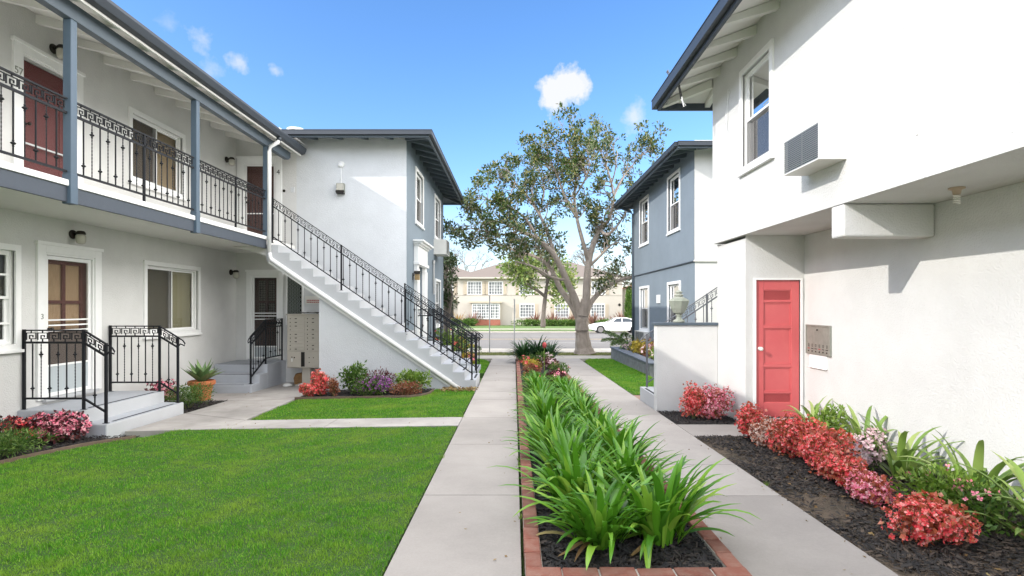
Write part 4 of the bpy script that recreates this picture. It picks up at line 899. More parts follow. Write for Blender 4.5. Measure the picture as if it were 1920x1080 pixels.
steps('back_steps', 'three grey painted steps up to the inner corner door beside the mailboxes', (-6.2,12.5,-.24),
      [(-6.84,-5.63,11.87,12.249,-.5,-.078), (-6.84,-5.63,12.25,12.649,-.5,.10), (-6.84,-5.63,12.65,13.69,-.5,.285)],
      [(-6.75,-5.8,11.875,11.91,-.078), (-6.75,-5.8,12.255,12.29,.10), (-6.75,-5.8,12.655,12.69,.285)], M['steps'])
# long stair up to the balcony
ST0, ST1 = 12.05, 13.38; NX = -.83; RUN = .2528; RIS = .1733
T = thing('staircase', (-.85, 12.7, G(-.85,12.7)), 'long pale concrete staircase rising left to the balcony', 'staircase')
prof = [(NX, -.6)]
for k in range(19):
    x = NX-RUN*k; z = RIS*k
    prof += [(x, z)] ; prof += [(x-RUN if k < 18 else XB+.03, z)]
prof[-1] = (XB+.012, RIS*18)
zs = lambda x: (NX-x)/RUN*RIS     # line through the nosings
low = [(XB+.012, zs(XB)-.50), (-1.66, zs(-1.66)-.50)]
low = [(XB+.012, 2.64), (-4.25, zs(-4.25)-.50)]
# split into convex pieces: one block per step reaching down to the soffit line
mb = MB()
for k in range(19):
    x1 = NX-RUN*k; x0 = x1-RUN if k < 18 else XB+.012; z = RIS*k
    if x1-x0 < .002: continue
    zb0 = max(zs(x0)-.52, -.6); zb1 = max(zs(x1)-.52, -.6)
    mb.prism([(x0,zb0),(x1,zb1),(x1,z),(x0,z)], 1, ST0, ST1)
mb.build('flight', M['steps_w'], T, recalc=True)
mb = MB(); mb.prism([(-4.25,-.6),(-4.25,zs(-4.25)-.46),(-1.0,-.35),(-1.0,-.6)], 1, ST0+.035, 13.37); mb.build('under_wall', M['stucco_cool'], T)
mb = MB(); mb.tube([(XB+.085,ST0-.05,2.76),(XB+.12,ST0-.05,zs(XB+.12)-.42),(-1.12,ST0-.05,zs(-1.12)-.42)], .045, 10); mb.build('stair_pipe', M['pipe'], T, smooth=True)
mb = MB(); mb.prism([(XB+.05,zs(XB+.05)-.54),(-1.35,zs(-1.35)-.54),(-1.35,zs(-1.35)-.36),(XB+.05,zs(XB+.05)-.36)], 1, ST0-.012, ST0+.01); mb.build('stringer', M['trim'], T)
for k in range(18):
    x = NX-RUN*k; mb = MB(); mb.box(x-RUN+.004, x-.006, 12.075, 13.36, RIS*k+.0004, RIS*k+.0035); mb.build('tread', M['steps'], T)
for k in range(19):
    x = NX-RUN*k; mb = MB(); mb.box(x-.075, x-.03, 12.42, 13.15, RIS*k+.004, RIS*k+.008); mb.build('tread_strip', M['grip'], T)
# bracket that carries the stair top
mb = MB(); mb.prism([(XB+.012,2.918),(XB-.75,2.918),(XB+.012,2.70)], 1, ST0+.04, ST1-.05); mb.build('corbel', M['stucco'], T)
# stair behind the low wall at the right
T2 = thing('side_staircase', (2.45, 9.9, G(2.45,9.9)), 'pale stair rising right behind the low urn wall', 'staircase')
mb = MB()
for k in range(15):
    x0 = 2.37+.26*k; z = .095+.175*k; mb.prism([(x0,-.6 if k < 4 else z-.7),(x0+.26,-.6 if k < 4 else z-.53),(x0+.26,z),(x0,z)], 1, 9.352, 10.44)
mb.build('flight', M['steps_w'], T2)
for k in range(8):
    mb = MB(); mb.box(2.40+.26*k, 2.44+.26*k, 9.5, 10.2, .096+.175*k, .10+.175*k); mb.build('tread_strip', M['grip'], T2)
t = thing('low_wall', (2.9,9.25,G(2.9,9.25)), 'low white stucco wall with a grey cap beside the side stair', 'wall')
mb = MB(); mb.box(2.355, 3.379, 9.2, 9.35, -.6, 1.29); mb.build('wall_body', M['stucco'], t, bevel=.01)
mb = MB(); mb.box(2.325, 3.379, 9.17, 9.38, 1.291, 1.335); mb.build('cap', M['slate'], t, bevel=.006)
t = thing('stone_urn', (2.75,9.275,1.336), 'weathered lidded stone urn on the grey cap of the low wall', 'urn')
c0 = (2.755,9.275,1.337); ngn = 8
mb = MB(); mb.lathe([(.095,0),(.095,.03),(.07,.045),(.045,.06),(.04,.10),(.055,.125),(.05,.14)], c0, 18); mb.build('pedestal', M['urn'], t, smooth=True)
mb = MB(); mb.lathe([(.06,.141),(.095,.16),(.135,.24),(.165,.33),(.175,.36),(.15,.385),(.13,.385)], c0, 8); mb.build('bowl', M['urn'], t)
mb = MB(); mb.lathe([(.13,.386),(.12,.40),(.075,.42),(.05,.435),(.075,.447),(.075,.46),(.045,.475),(.04,.49),(.06,.50),(.055,.512),(.02,.53),(0,.545)], c0, 18); mb.build('lid', M['urn'], t, smooth=True)

# ------------------------------------------------------------------ iron railings
BAL = {}
def baluster(kind, L, parent, p, m):
    key = (kind, round(L, 2), m.name)
    if key not in BAL:
        mb = MB(); L = key[1]
        if kind == 'twist':
            n = int(L/.022); mb.tube([(0,0,L*i/n) for i in range(n+1)], .0085, 4, rs=[.0095 if i % 2 else .0068 for i in range(n+1)], rot=0)
            kz = L*.80
        else: mb.box(-.0065,.0065,-.0065,.0065,0,L); kz = L*.17
        for a, b in ((.03,.0085),(.016,.016),(0,.026),(-.016,.016),(-.03,.0085)): pass
        mb.lathe([(.007,-.045),(.013,-.030),(.009,-.018),(.028,-.004),(.028,.004),(.009,.018),(.013,.030),(.007,.045)], (0,0,kz), 6)
        o = mb.build('baluster', m, None); BAL[key] = o.data; bpy.data.objects.remove(o)
    o = bpy.data.objects.new('baluster', BAL[key]); COL.objects.link(o); o.location = p; put(o, parent); return o
def railing(label, group, pts, h, posts=None, spacing=.14, m=None, fret=.165, first=0, post_drop=.1, loop=True, post_w=.0155, foot=True, flip=False, inset=.05):
    """pts: foot line (x,y,z); verticals stay vertical and everything else follows the slope"""
    m = m or M['iron']; t = thing('railing', pts[0], label, 'railing', group)
    top = MB(); mid = MB(); bot = MB(); key = MB(); n_ = first
    for (p, q) in zip(pts[:-1], pts[1:]):
        p, q = Vector(p), Vector(q); d = Vector((q.x-p.x, q.y-p.y, 0)); L = d.length; U = d/L; sl = (q.z-p.z)/L; N = Vector((-U.y, U.x, 0))
        def bar(mb, u0, u1, v0, v1, w):
            vs = []
            for s_ in (-w, w):
                for (u, v) in ((u0,v0),(u1,v0),(u1,v1),(u0,v1)): vs.append(tuple(p+U*u+N*s_+Vector((0,0,sl*u+v))))
            mb.add(vs, [(0,1,2,3),(7,6,5,4),(0,4,5,1),(1,5,6,2),(2,6,7,3),(3,7,4,0)])
        bar(top, 0, L, h-.018, h, .018); bar(mid, 0, L, h-fret-.028, h-fret, .014); bar(bot, 0, L, .075, .10, .014)
        # greek key band
        F0, F1 = h-fret, h-.018; H = F1-F0; pitch = .155; nn = max(1, round((L-.04)/pitch)); pw = (L-.04)/nn; th = .0052
        for k in range(nn):
            u0 = .02+pw*k; a = F0+.028; b = F1-.028; w = pw*.84; x = lambda s_: u0+pw*.08+w*s_; y = lambda s_: a+(b-a)*s_
            path = [(0,0),(0,1),(1,1),(1,.12),(.34,.12),(.34,.62),(.68,.62),(.68,.38)]
            if flip: path = [(1-s_, v) for s_, v in path]
            for (s0, v0), (s1, v1) in zip(path[:-1], path[1:]):
                bar(key, min(x(s0),x(s1))-th, max(x(s0),x(s1))+th, min(y(v0),y(v1))-th, max(y(v0),y(v1))+th, .006)
            bar(key, x(.5)-th, x(.5)+th, b, F1, .006); bar(key, x(.5)-th*1.2, x(.5)+th*1.2, F0, a+(b-a)*.12, .006)
        nb = max(1, round(L/spacing)); sp = L/nb
        for k in range(1, nb):
            u = sp*k; base = p+U*u+Vector((0,0,sl*u+.10)); baluster('twist' if (k+first) % 2 == 0 else 'plain', h-fret-.028-.10, t, base, m)
    top.build('top_rail', m, t); mid.build('lower_rail', m, t); bot.build('bottom_rail', m, t); key.build('greek_key_band', m, t)
    for p in (posts if posts is not None else pts):
        p = Vector(p); mb = MB(); mb.box(p.x-post_w, p.x+post_w, p.y-post_w, p.y+post_w, p.z-post_drop, p.z+h+.004)
        if foot: mb.box(p.x-post_w*2.2, p.x+post_w*2.2, p.y-post_w*1.6, p.y+post_w*1.6, p.z-post_drop, p.z-post_drop+.008)
        mb.build('post', m, t)
    if loop:
        p, q = Vector(pts[-2]), Vector(pts[-1]); d = (q-p).normalized(); e = q+Vector((0,0,h-.010)); e2 = q+Vector((0,0,h-fret-.010)); c = MB()
        c.tube([e, e+d*.10, e+d*.14+Vector((0,0,-.03)), e+d*.13+Vector((0,0,-.07)), (e+e2)/2+d*.05, e2], .011, 6); c.build('end_scroll', m, t)
    return t
ml = M['rail_light']
for k, (y0, y1, lb) in enumerate([(4.13, 6.66, 'balcony railing bay cut by the left edge of the photo'), (6.79, 9.30, 'balcony railing bay between the near and middle blue posts'), (9.42, 11.97, 'balcony railing bay between the middle and last blue posts')]):
    md = (y0+y1)/2+.02
    railing(lb, 'greek-key railing bays along the balcony', [(XB,y0,FL+.02),(XB,y1,FL+.02)], .97, posts=[(XB,md,FL+.02)] if k else [], m=M['iron'], post_drop=.02, loop=False, foot=False, post_w=.014)
S0 = (XB+.10, 12.08, zs(XB+.10)); S1 = (-.90, 12.10, zs(-.90))
lerp = lambda a, b, t: tuple(a[i]+(b[i]-a[i])*t for i in range(3))
posts = [lerp(S0, S1, t) for t in (0.0, .345, .665, .995)]
railing('long near railing down the outer side of the staircase', 'railings of the long staircase', [(S0[0],12.10,S0[2]+.0),(S1[0],12.10,S1[2])], .93, posts=[(p[0],12.10,p[2]) for p in posts], post_drop=.06, flip=True)
R0x = -2.62
railing('shorter far railing on the lower part of the staircase', 'railings of the long staircase', [(R0x,13.30,zs(R0x)),(-.90,13.30,zs(-.90))], .93, posts=[(x,13.30,zs(x)) for x in (R0x,-1.75,-.90)], post_drop=.06, flip=True)
railing('near railing of the left porch steps', 'railings of the porch at the left', [(-6.82,7.72,.235),(-5.99,7.72,.235),(-5.68,7.72,.045)], 1.05-.005, post_drop=.07, spacing=.125)
railing('far railing of the left porch steps', 'railings of the porch at the left', [(-6.82,9.37,.235),(-5.99,9.37,.235),(-5.68,9.37,.045)], 1.05-.005, post_drop=.07, spacing=.125)
railing('railing of the inner corner steps beside the mailboxes', None, [(-5.70,13.62,.33),(-5.70,12.72,.33),(-5.70,12.0,-.02)], .98, post_drop=.05, spacing=.12)
s2 = .67
railing('grey railing of the side stair behind the low urn wall', None, [(4.9,10.36,.09+s2*2.42),(2.48,10.36,.09)], 1.0, posts=[(2.48,10.36,.09),(3.6,10.36,.09+s2*1.12)], m=M['rail_light2'] if 'rail_light2' in M else mat('grey_rail_metal', (.12,.125,.135), .45), post_drop=.03, spacing=.15)
# entrance steps of the blue building, with their own rails
t = steps('front_steps', 'small grey entrance steps under the white front door at the left', (-1.9,15.5,G(-1.9,15.5)),
      [(-1.25,-.98,14.7,16.35,-.5,-.10),(-1.55,-1.251,14.7,16.35,-.5,.09),(-1.85,-1.551,14.7,16.35,-.5,.28),(-2.15,-1.851,14.7,16.35,-.5,.46),(-2.655,-2.151,14.7,16.35,-.5,.60)],
      [(-1.04,-1.0,14.9,16.15,-.10),(-1.33,-1.29,14.9,16.15,.09),(-1.63,-1.59,14.9,16.15,.28)], M['steps'])
railing('near rail of the entrance steps under the white front door', 'rails of the white front door steps', [(-2.60,14.76,.62),(-2.15,14.76,.62),(-1.03,14.76,-.08)], .92, post_drop=.05, spacing=.13)
railing('far rail of the entrance steps under the white front door', 'rails of the white front door steps', [(-2.60,16.29,.62),(-2.15,16.29,.62),(-1.03,16.29,-.08)], .92, post_drop=.05, spacing=.13)

# ------------------------------------------------------------------ mailboxes, notice, papers, box
MX0, MX1, MY = -5.30, -4.47, 12.95; MZ0, MZ1 = .17, 1.40
t = thing('mailbox_cluster', (-4.9,MY+.2,G(-4.9,MY)), 'beige cluster mailbox on a pedestal with one lower door ajar', 'mailbox')
mb = MB(); mb.box(MX0,MX1,MY,MY+.45,MZ0,MZ1); mb.build('cabinet', M['mail'], t, bevel=.006)
mb = MB(); mb.box(MX0-.02,MX1+.02,MY-.03,MY+.47,MZ1+.001,MZ1+.03); mb.build('hood', M['mail'], t, bevel=.004)
mb = MB(); mb.box(-5.0,-4.80,MY+.12,MY+.33,G(-4.9,MY),MZ0-.001); mb.box(-5.12,-4.68,MY+.02,MY+.43,G(-4.9,MY)-.01,G(-4.9,MY)+.02); mb.build('pedestal', M['mail'], t, bevel=.004)
FM = Fr((0,MY,0), (1,0,0)); cw = (MX1-MX0-.05)/2
for c_ in range(2):
    u0 = MX0+.02+c_*(cw+.01); rows = [(MZ1-.035-.086*(k+1)-(.0), MZ1-.035-.086*k-.008) for k in range(9)]
    if c_ == 0: rows = rows[:9]
    for k, (v0, v1) in enumerate(rows):
        sh = .02 if (c_ == 0 and k > 3) or (c_ == 1 and k > 3) else 0
        mb = MB(FM); mb.box(u0,u0+cw,v0-sh,v1-sh,.001,.016); dr = mb.build('mail_door', M['mail'], t, bevel=.003)
        mb = MB(FM); mb.lathe([(0,.016),(.012,.016),(.010,.024),(0,.025)], (u0+.06,(v0+v1)/2-sh,0), 8); mb.build('lock', M['bronze'], dr)
        if (k*7+c_*3) % 4 != 1: mb = MB(FM); mb.box(u0+cw*.42,u0+cw*.55,(v0+v1)/2-sh-.008,(v0+v1)/2-sh+.010,.0165,.018); mb.build('number_tag', M['bronze'], dr)
u0 = MX0+.02+cw+.01; mb = MB(FM); mb.box(u0,u0+cw,MZ0+.03,MZ0+.37,.001,.016); dr = mb.build('parcel_door', M['mail'], t, bevel=.003)
for (a_, b_) in ((.10,.24),(.20,.24),(.10,.13)): mb = MB(FM); mb.lathe([(0,.016),(.012,.016),(.010,.024),(0,.025)], (u0+a_,MZ0+b_,0), 8); mb.build('lock', M['bronze'], dr)
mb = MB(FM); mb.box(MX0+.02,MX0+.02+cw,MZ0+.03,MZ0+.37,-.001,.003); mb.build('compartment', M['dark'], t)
fo = Fr((MX0+.02,MY-.01,0), Vector((.93,-.36,0)).normalized()); mb = MB(fo); mb.box(0,cw,MZ0+.03,MZ0+.385,.0,.016); dr = mb.build('parcel_door', M['mail'], t, bevel=.003); dr['label'] = 'parcel door standing ajar with a key in it'
mb = MB(fo); mb.lathe([(0,.016),(.016,.016),(.014,.026),(0,.028)], (.21,MZ0+.25,0), 8); mb.lathe([(0,.016),(.012,.016),(.010,.03),(0,.031)], (.14,MZ0+.26,0), 8); mb.build('lock', M['bronze'], dr)
mb = MB(fo); mb.box(.12,.16,MZ0+.15,MZ0+.23,.017,.022); mb.build('key_tag', M['paper'], dr)
t = thing('newspapers', (-4.8,13.1,MZ1+.03), 'crumpled dark newspapers lying on top of the mailboxes', 'newspaper')
mb = MB(); V_ = []
for i in range(9):
    for j in range(4): V_.append((-5.05+.062*i, 13.0+.08*j, MZ1+.036+.03*abs(math.sin(i*.9+j))+(.01 if j % 2 else 0)))
mb.add(V_, [(i*4+j, i*4+j+1, (i+1)*4+j+1, (i+1)*4+j) for i in range(8) for j in range(3)]); mb.build('sheets', M['newsp'], t, recalc=False)
t = thing('wall_notice', (-4.95,13.69,1.75), 'small white notice with two red lines on the wall above the mailboxes', 'sign')
mb = MB(FB); mb.box(-5.16,-4.78,1.67,1.86,0,.006); mb.build('board', M['paper'], t)
mb = MB(FB); random.seed(3)
for v in (1.745, 1.70):
    u = -5.12
    while u < -4.85: w = random.uniform(.02,.05); mb.box(u,u+w,v,v+.022,.0065,.008); u += w+.008
mb.build('lettering', M['redink'], t)
t = thing('cardboard_box', (-5.12,13.3,-.2), 'torn brown cardboard box on the ground under the mailboxes', 'box')
z0 = G(-5.1,13.3)+.002; mb = MB(Fr((-5.12,13.35,z0), Vector((1,.2,0)).normalized())); mb.prism([(-.14,0),(.15,0),(.17,.20),(.05,.27),(-.12,.24),(-.16,.15)], 2, -.12, .10); mb.build('carton', M['card'], t)
mb = MB(Fr((-5.12,13.35,z0), Vector((1,.2,0)).normalized())); mb.box(-.10,.10,.05,.09,.101,.13); mb.build('flap', M['card'], t)
t = thing('bottle', (-4.55,13.15,-.2), 'small black bottle on the ground right of the mailbox pedestal', 'bottle')
z0 = G(-4.55,13.15)+.001; mb = MB(); mb.lathe([(.0,0),(.035,0),(.035,.12),(.012,.16),(.012,.20),(0,.20)], (-4.58,13.2,z0), 12); mb.build('body', M['black'], t, smooth=True)
mb = MB(); mb.lathe([(.015,.2005),(.015,.225),(0,.225)], (-4.58,13.2,z0), 10); mb.build('cap', M['fin'], t)
for q, (x, lb) in enumerate(((-5.28,'crumpled white bag on the ground left of the cardboard box'),(-4.93,'crumpled white bag at the foot of the mailbox pedestal'))):
    mb = MB(); pts = []; z0 = G(x,12.98)
    mb.lathe([(.0,.0),(.09,.0),(.10,.02),(.07,.05),(.03,.06),(0,.055)], (x,12.92,z0+.001), 9); o = mb.build('plastic_bag', M['paper'], None)
    for v in o.data.vertices: v.co.x += random.uniform(-.015,.015); v.co.y += random.uniform(-.015,.015)
    tag(o, lb, 'bag')
# edging strips of the beds
def strip(name, pts, label, w=.012, h=.05):
    mb = MB(); pts = [Vector((x, y, G(x,y))) for x, y in pts]; 
    for p, q in zip(pts[:-1], pts[1:]):
        d = (q-p); n = Vector((-d.y, d.x, 0)).normalized()*w; vs = []
        for z in (-.05, h): vs += [tuple(p-n+Vector((0,0,z))), tuple(q-n+Vector((0,0,z))), tuple(q+n+Vector((0,0,z))), tuple(p+n+Vector((0,0,z)))]
        mb.add(vs, [(0,3,2,1),(4,5,6,7),(0,1,5,4),(1,2,6,5),(2,3,7,6),(3,0,4,7)])
    return tag(mb.build(name, M['edging'], None), label, 'edging')
strip('bed_edging', LAWN1[4:6][::-1]+[] and [] or [(-5.12,7.50),(-5.25,7.35),(-5.5,7.05),(-5.72,6.5),(-5.855,5.9),(-5.955,4.5),(-5.955,1.0)], 'thin wooden edging between the front lawn and the left flower bed', .014, .03)
strip('bed_edging', [(-4.29,10.85),(-3.2,10.85),(-2.1,10.85),(-1.86,10.99),(-1.73,11.3),(-1.71,11.75)], 'thin curved edging round the flower bed below the staircase', .012, .035)

# ------------------------------------------------------------------ plants
def strap_mesh(n, L, w, seed, dead=0, droop=1.0, spread=.10):
    """arching strap leaves: each a folded ribbon that narrows to its tip"""
    r = np.random.default_rng(seed); V = []; F = []; Mi = []
    for i in range(n):
        a = r.random()*2*np.pi; t_ = (i+.5)/n; el = R(86-54*t_**1.25+r.normal()*6); ln = L*(.62+.5*r.random())*(1-.18*abs(t_-.5)); ww = w*(.7+.5*r.random())
        isd = r.random() < dead; 
        if isd: el = R(8+18*r.random()); ln *= .8
        bend = R((34+62*r.random())*droop); p = np.array([np.cos(a)*spread*r.random(), np.sin(a)*spread*r.random(), 0.]); seg = 8; az = a+r.normal()*.25; tw = r.normal()*.25; b = len(V)
        for k in range(seg+1):
            s = k/seg; e = el-bend*s**1.7; az2 = az+tw*s; d = np.array([np.cos(az2)*np.cos(e), np.sin(az2)*np.cos(e), np.sin(e)])
            side = np.array([-np.sin(az2), np.cos(az2), 0]); up = np.cross(side, d)*-1
            prof = min(1, .55+1.8*s)*(1-s**3.2)**.75 if k < seg else .04; hw = ww*prof/2
            V += [p-side*hw+up*hw*.35, p, p+side*hw+up*hw*.35]; p = p+d*ln/seg
            if p[2] < .015: p[2] = .015+.004*r.random()
        for k in range(seg):
            q = b+3*k; F += [(q,q+1,q+4,q+3),(q+1,q+2,q+5,q+4)]; Mi += [1 if isd else 0]*2
    return V, F, Mi
STRAPS = {}
def strap_proto(kind, seed):
    k = (kind, seed)
    if k not in STRAPS:
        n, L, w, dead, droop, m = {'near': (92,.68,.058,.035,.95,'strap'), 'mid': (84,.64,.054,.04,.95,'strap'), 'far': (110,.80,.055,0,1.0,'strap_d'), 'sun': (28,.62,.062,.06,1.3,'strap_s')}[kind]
        V, F, Mi = strap_mesh(n, L, w, seed, dead, droop, .19 if kind in ('near','mid') else .10); o = np_mesh('leaves', V, F, [M[m], M['dead']], smooth=True, mi=Mi); STRAPS[k] = o.data; bpy.data.objects.remove(o)
    return STRAPS[k]
def strap_clump(kind, seed, x, y, s, label, group, off=.05, rz=None):
    o = bpy.data.objects.new('strap_leaf_plant', strap_proto(kind, seed)); COL.objects.link(o)
    o.location = (x, y, G(x,y)+off); o.scale = s if isinstance(s, tuple) else (s,s,s); o.rotation_euler = (random.uniform(-.06,.06), random.uniform(-.06,.06), random.uniform(0, 6.28) if rz is None else rz); return tag(o, label, 'plant', group)
random.seed(21)
ORD = ['nearest','second','third','fourth','fifth','sixth','seventh','eighth','ninth','tenth','eleventh','twelfth','thirteenth']
left = [(.58,3.78,.90),(.50,4.5,1.0),(.50,5.2,.90),(.42,5.95,.90),(.50,6.7,.82),(.42,7.5,.84),(.48,8.3,.80),(.42,9.15,.78),(.50,10.0,.74),(.42,10.9,.74),(.48,11.7,.70)]
right = [(1.0,3.84,.94),(.96,4.7,.92),(1.02,5.45,.88),(.96,6.2,.86),(1.04,7.0,.80),(.98,7.8,.80),(1.02,8.65,.76),(.98,9.5,.76),(1.02,10.4,.72),(.96,11.3,.72)]
for side, rows in (('left', left), ('right', right)):
    for k, (x, y, s) in enumerate(rows):
        strap_clump('near' if k < 4 else 'mid', 100+(k*2+(side == 'right')) % 7, x, y, (s, s, s*random.uniform(.85,1.08)), '%s green strap-leaf clump from the viewer along the %s edge of the brick planter' % (ORD[k], side), 'strap-leaf clumps in the brick planter', off=.06)
for k, (x, y, s, lb) in enumerate([(.32,18.4,1.05,'dark green strap-leaf clump at the street end of the brick planter, left'),(.80,18.7,1.2,'dark green strap-leaf clump at the street end of the brick planter, middle'),(1.2,18.5,.95,'dark green strap-leaf clump at the street end of the brick planter, right')]):
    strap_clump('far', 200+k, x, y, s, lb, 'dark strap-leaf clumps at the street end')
for k, (x, y, s, lb) in enumerate([(3.95,7.30,.95,'bright strap-leaf plant closest to the coral red door'),(3.92,6.20,1.12,'bright strap-leaf plant between the lime shrub and the pale pink bush by the wall'),(3.78,5.42,1.12,'bright strap-leaf plant right of the pale pink bush by the wall'),
        (3.88,4.66,1.22,'tall bright strap-leaf plant casting its shadow on the white wall'),(3.66,3.80,1.15,'bright strap-leaf plant cut by the right edge of the photo')]):
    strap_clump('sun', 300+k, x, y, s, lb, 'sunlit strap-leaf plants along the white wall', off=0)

def leaf_cloud(P, Nrm, L, w, r, jitter=.7):
    """one folded pointed leaf at each point"""
    n = len(P); d = Nrm+r.normal(size=(n,3))*jitter; d /= np.linalg.norm(d, axis=1)[:,None]+1e-9
    s = np.cross(d, r.normal(size=(n,3))); s /= np.linalg.norm(s, axis=1)[:,None]+1e-9; u = np.cross(s, d)
    ll = (L*(.6+.7*r.random(n)))[:,None]; ww = (w*(.6+.7*r.random(n)))[:,None]
    V = np.stack([P, P+d*ll*.45+s*ww*.5+u*ww*.18, P+d*ll, P+d*ll*.45-s*ww*.5+u*ww*.18], 1).reshape(-1, 3)
    b = (np.arange(n)*4)[:,None]; F = np.concatenate([b+np.array([[0,1,2]]), b+np.array([[0,2,3]])], 0); return V, F
def bush(name, label, cat, x, y, rx, ry, h, n, L, w, leafm, flowers=None, group=None, seed=0, off=0, stems=9, lumps=7, upright=.35, fsize=.03, nfl=0, ftop=.35, stemm=None, rag=.12):
    """shrub: thin stems, leaves gathered in uneven lumps, blossoms on the outside"""
    r = np.random.default_rng(seed+5000); z0 = G(x,y)+off; t = thing(name, (x,y,z0), label, cat, group)
    cs = []
    for k in range(lumps):
        a = 2*np.pi*k/lumps+r.random()*.8; q = .62*np.sqrt(r.random()); cs.append((np.cos(a)*q*rx, np.sin(a)*q*ry, h*(.35+.4*r.random()), .42+.28*r.random()))
    cs.append((0, 0, h*.55, .6))
    w_ = np.array([c[3]**2 for c in cs]); ci = r.choice(len(cs), n, p=w_/w_.sum()); C_ = np.array(cs)[ci]
    dirs = r.normal(size=(n,3)); dirs /= np.linalg.norm(dirs, axis=1)[:,None]; rad = (.55+.45*r.random(n)**.4)+rag*r.normal(size=n)
    P = np.stack([C_[:,0]+dirs[:,0]*rad*C_[:,3]*rx*.75, C_[:,1]+dirs[:,1]*rad*C_[:,3]*ry*.75, C_[:,2]+dirs[:,2]*rad*C_[:,3]*h*.62], 1)
    P[:,2] = np.clip(P[:,2], .02, None); Nn = dirs.copy(); Nn[:,2] += upright
    V, F = leaf_cloud(P+np.array([x,y,z0]), Nn, L, w, r); np_mesh('foliage', V, F, leafm, t)
    mb = MB()
    for k in range(stems):
        c = cs[k % len(cs)]; mb.tube([(x+c[0]*.15,y+c[1]*.15,z0-.02),(x+c[0]*.6,y+c[1]*.6,z0+c[2]*.5),(x+c[0]+r.normal()*.02,y+c[1]+r.normal()*.02,z0+c[2]+h*.2)], .005+h*.008, 5, rs=[.006+h*.01,.005+h*.006,.003])
    mb.build('stems', stemm or M['stem'], t)
    if flowers is not None and nfl:
        m_ = P[:,2] > h*ftop; m_ &= rad > .8; K = np.nonzero(m_)[0]; K = K[:nfl] if len(K) >= nfl else K
        if nfl <= 60: fsize *= 1.25
        c = P[K]+dirs[K]*.015+np.array([x,y,z0]); V_ = []; F_ = []
        for i, p in enumerate(c):      # four cupped petals
            nrm = dirs[K[i]]+np.array([0,-.25,.35]); nrm /= np.linalg.norm(nrm); s = np.cross(nrm, r.normal(size=3)); s /= np.linalg.norm(s); u = np.cross(nrm, s); fs = fsize*(.6+.7*r.random())
            for q in range(4):
                a = q*np.pi/2; e = np.cos(a)*s+np.sin(a)*u; e2 = -np.sin(a)*s+np.cos(a)*u; b = len(V_)
                V_ += [p, p+e*fs*.6+e2*fs*.42+nrm*fs*.15, p+e*fs+nrm*fs*.35, p+e*fs*.6-e2*fs*.42+nrm*fs*.15]; F_ += [(b,b+1,b+2),(b,b+2,b+3)]
        if len(c) > 60: np_mesh('flowers', V_, F_, flowers, t)
        else:
            V_ = np.array(V_)
            for i in range(len(c)): np_mesh('blossom', V_[16*i:16*i+16], np.array(F_[:8]), flowers, t)
    return t
# coral begonias along the white wall
BG = 'coral begonias in the right-hand bed'
for k, (x, y, rx, ry, h, fl, lb) in enumerate([
    (3.06,7.14,.20,.20,.40,'beg_red','slim coral begonia in front of the coral red door, next to the pale one'),
    (3.15,6.80,.20,.20,.31,'peach','peach-white begonia just below the coral red door'),
    (3.24,6.30,.30,.32,.40,'beg_red','tallest coral begonia mound right of the peach-white one'),
    (3.18,5.72,.29,.34,.36,'beg_red','wide coral begonia mound in the middle of the row'),
    (3.10,5.22,.22,.28,.27,'beg_red','coral begonia low on the slope of the row below the pale pink bush'),
    (3.05,4.76,.19,.24,.21,'beg_pink','small pinkish begonia at the near end of the continuous row'),
    (2.96,3.92,.30,.27,.28,'beg_red','separate low coral begonia mound nearest the viewer')]):
    bush('begonia', lb, 'begonia', x, y, rx, ry, h, 1500 if h > .3 else 1000, .042, .036, M['beg_leaf'], M[fl], BG, 40+k, nfl=1100 if h > .3 else 700, fsize=.0205, ftop=.10, lumps=8, upright=.6, rag=.22)
bush('pink_bush', 'pale pink flowering bush behind the coral begonias', 'bush', 3.56, 5.66, .20, .20, .36, 420, .05, .03, M['green1'], M['pinkwhite'], None, 61, nfl=260, fsize=.04)
bush('lime_shrub', 'small leafy lime shrub between two strap-leaf plants by the wall', 'shrub', 3.86, 6.78, .24, .22, .46, 420, .08, .035, M['green2'], None, None, 62)
bush('azalea', 'loose green azalea with a few hot pink blossoms by the near begonia mound', 'azalea', 3.44, 4.42, .36, .34, .34, 1000, .065, .026, M['green2'], M['beg_pink'], None, 63, nfl=16, fsize=.024, ftop=.6, rag=.2)
bush('azalea', 'small green azalea with a pink blossom at the foot of the tall strap-leaf plant', 'azalea', 3.55, 4.12, .28, .26, .36, 500, .06, .026, M['green1'], M['beg_pink'], None, 64, nfl=9, fsize=.024, ftop=.6, rag=.2)
# red-leaved bushes in the small bed
bush('begonia', 'bushy red begonia in the small bed against the low wall, left half', 'begonia', 2.78, 8.58, .25, .22, .50, 1300, .038, .03, M['beg_leaf'], M['beg_red'], 'begonias in the small bed by the low wall', 70, nfl=700, fsize=.02, rag=.24, ftop=.1)
bush('begonia', 'bushy pink begonia in the small bed beside the white pier, right half', 'begonia', 3.10, 8.50, .25, .24, .50, 1300, .038, .03, M['beg_leaf'], M['beg_pink'], 'begonias in the small bed by the low wall', 71, nfl=750, fsize=.022, rag=.22, ftop=.1)
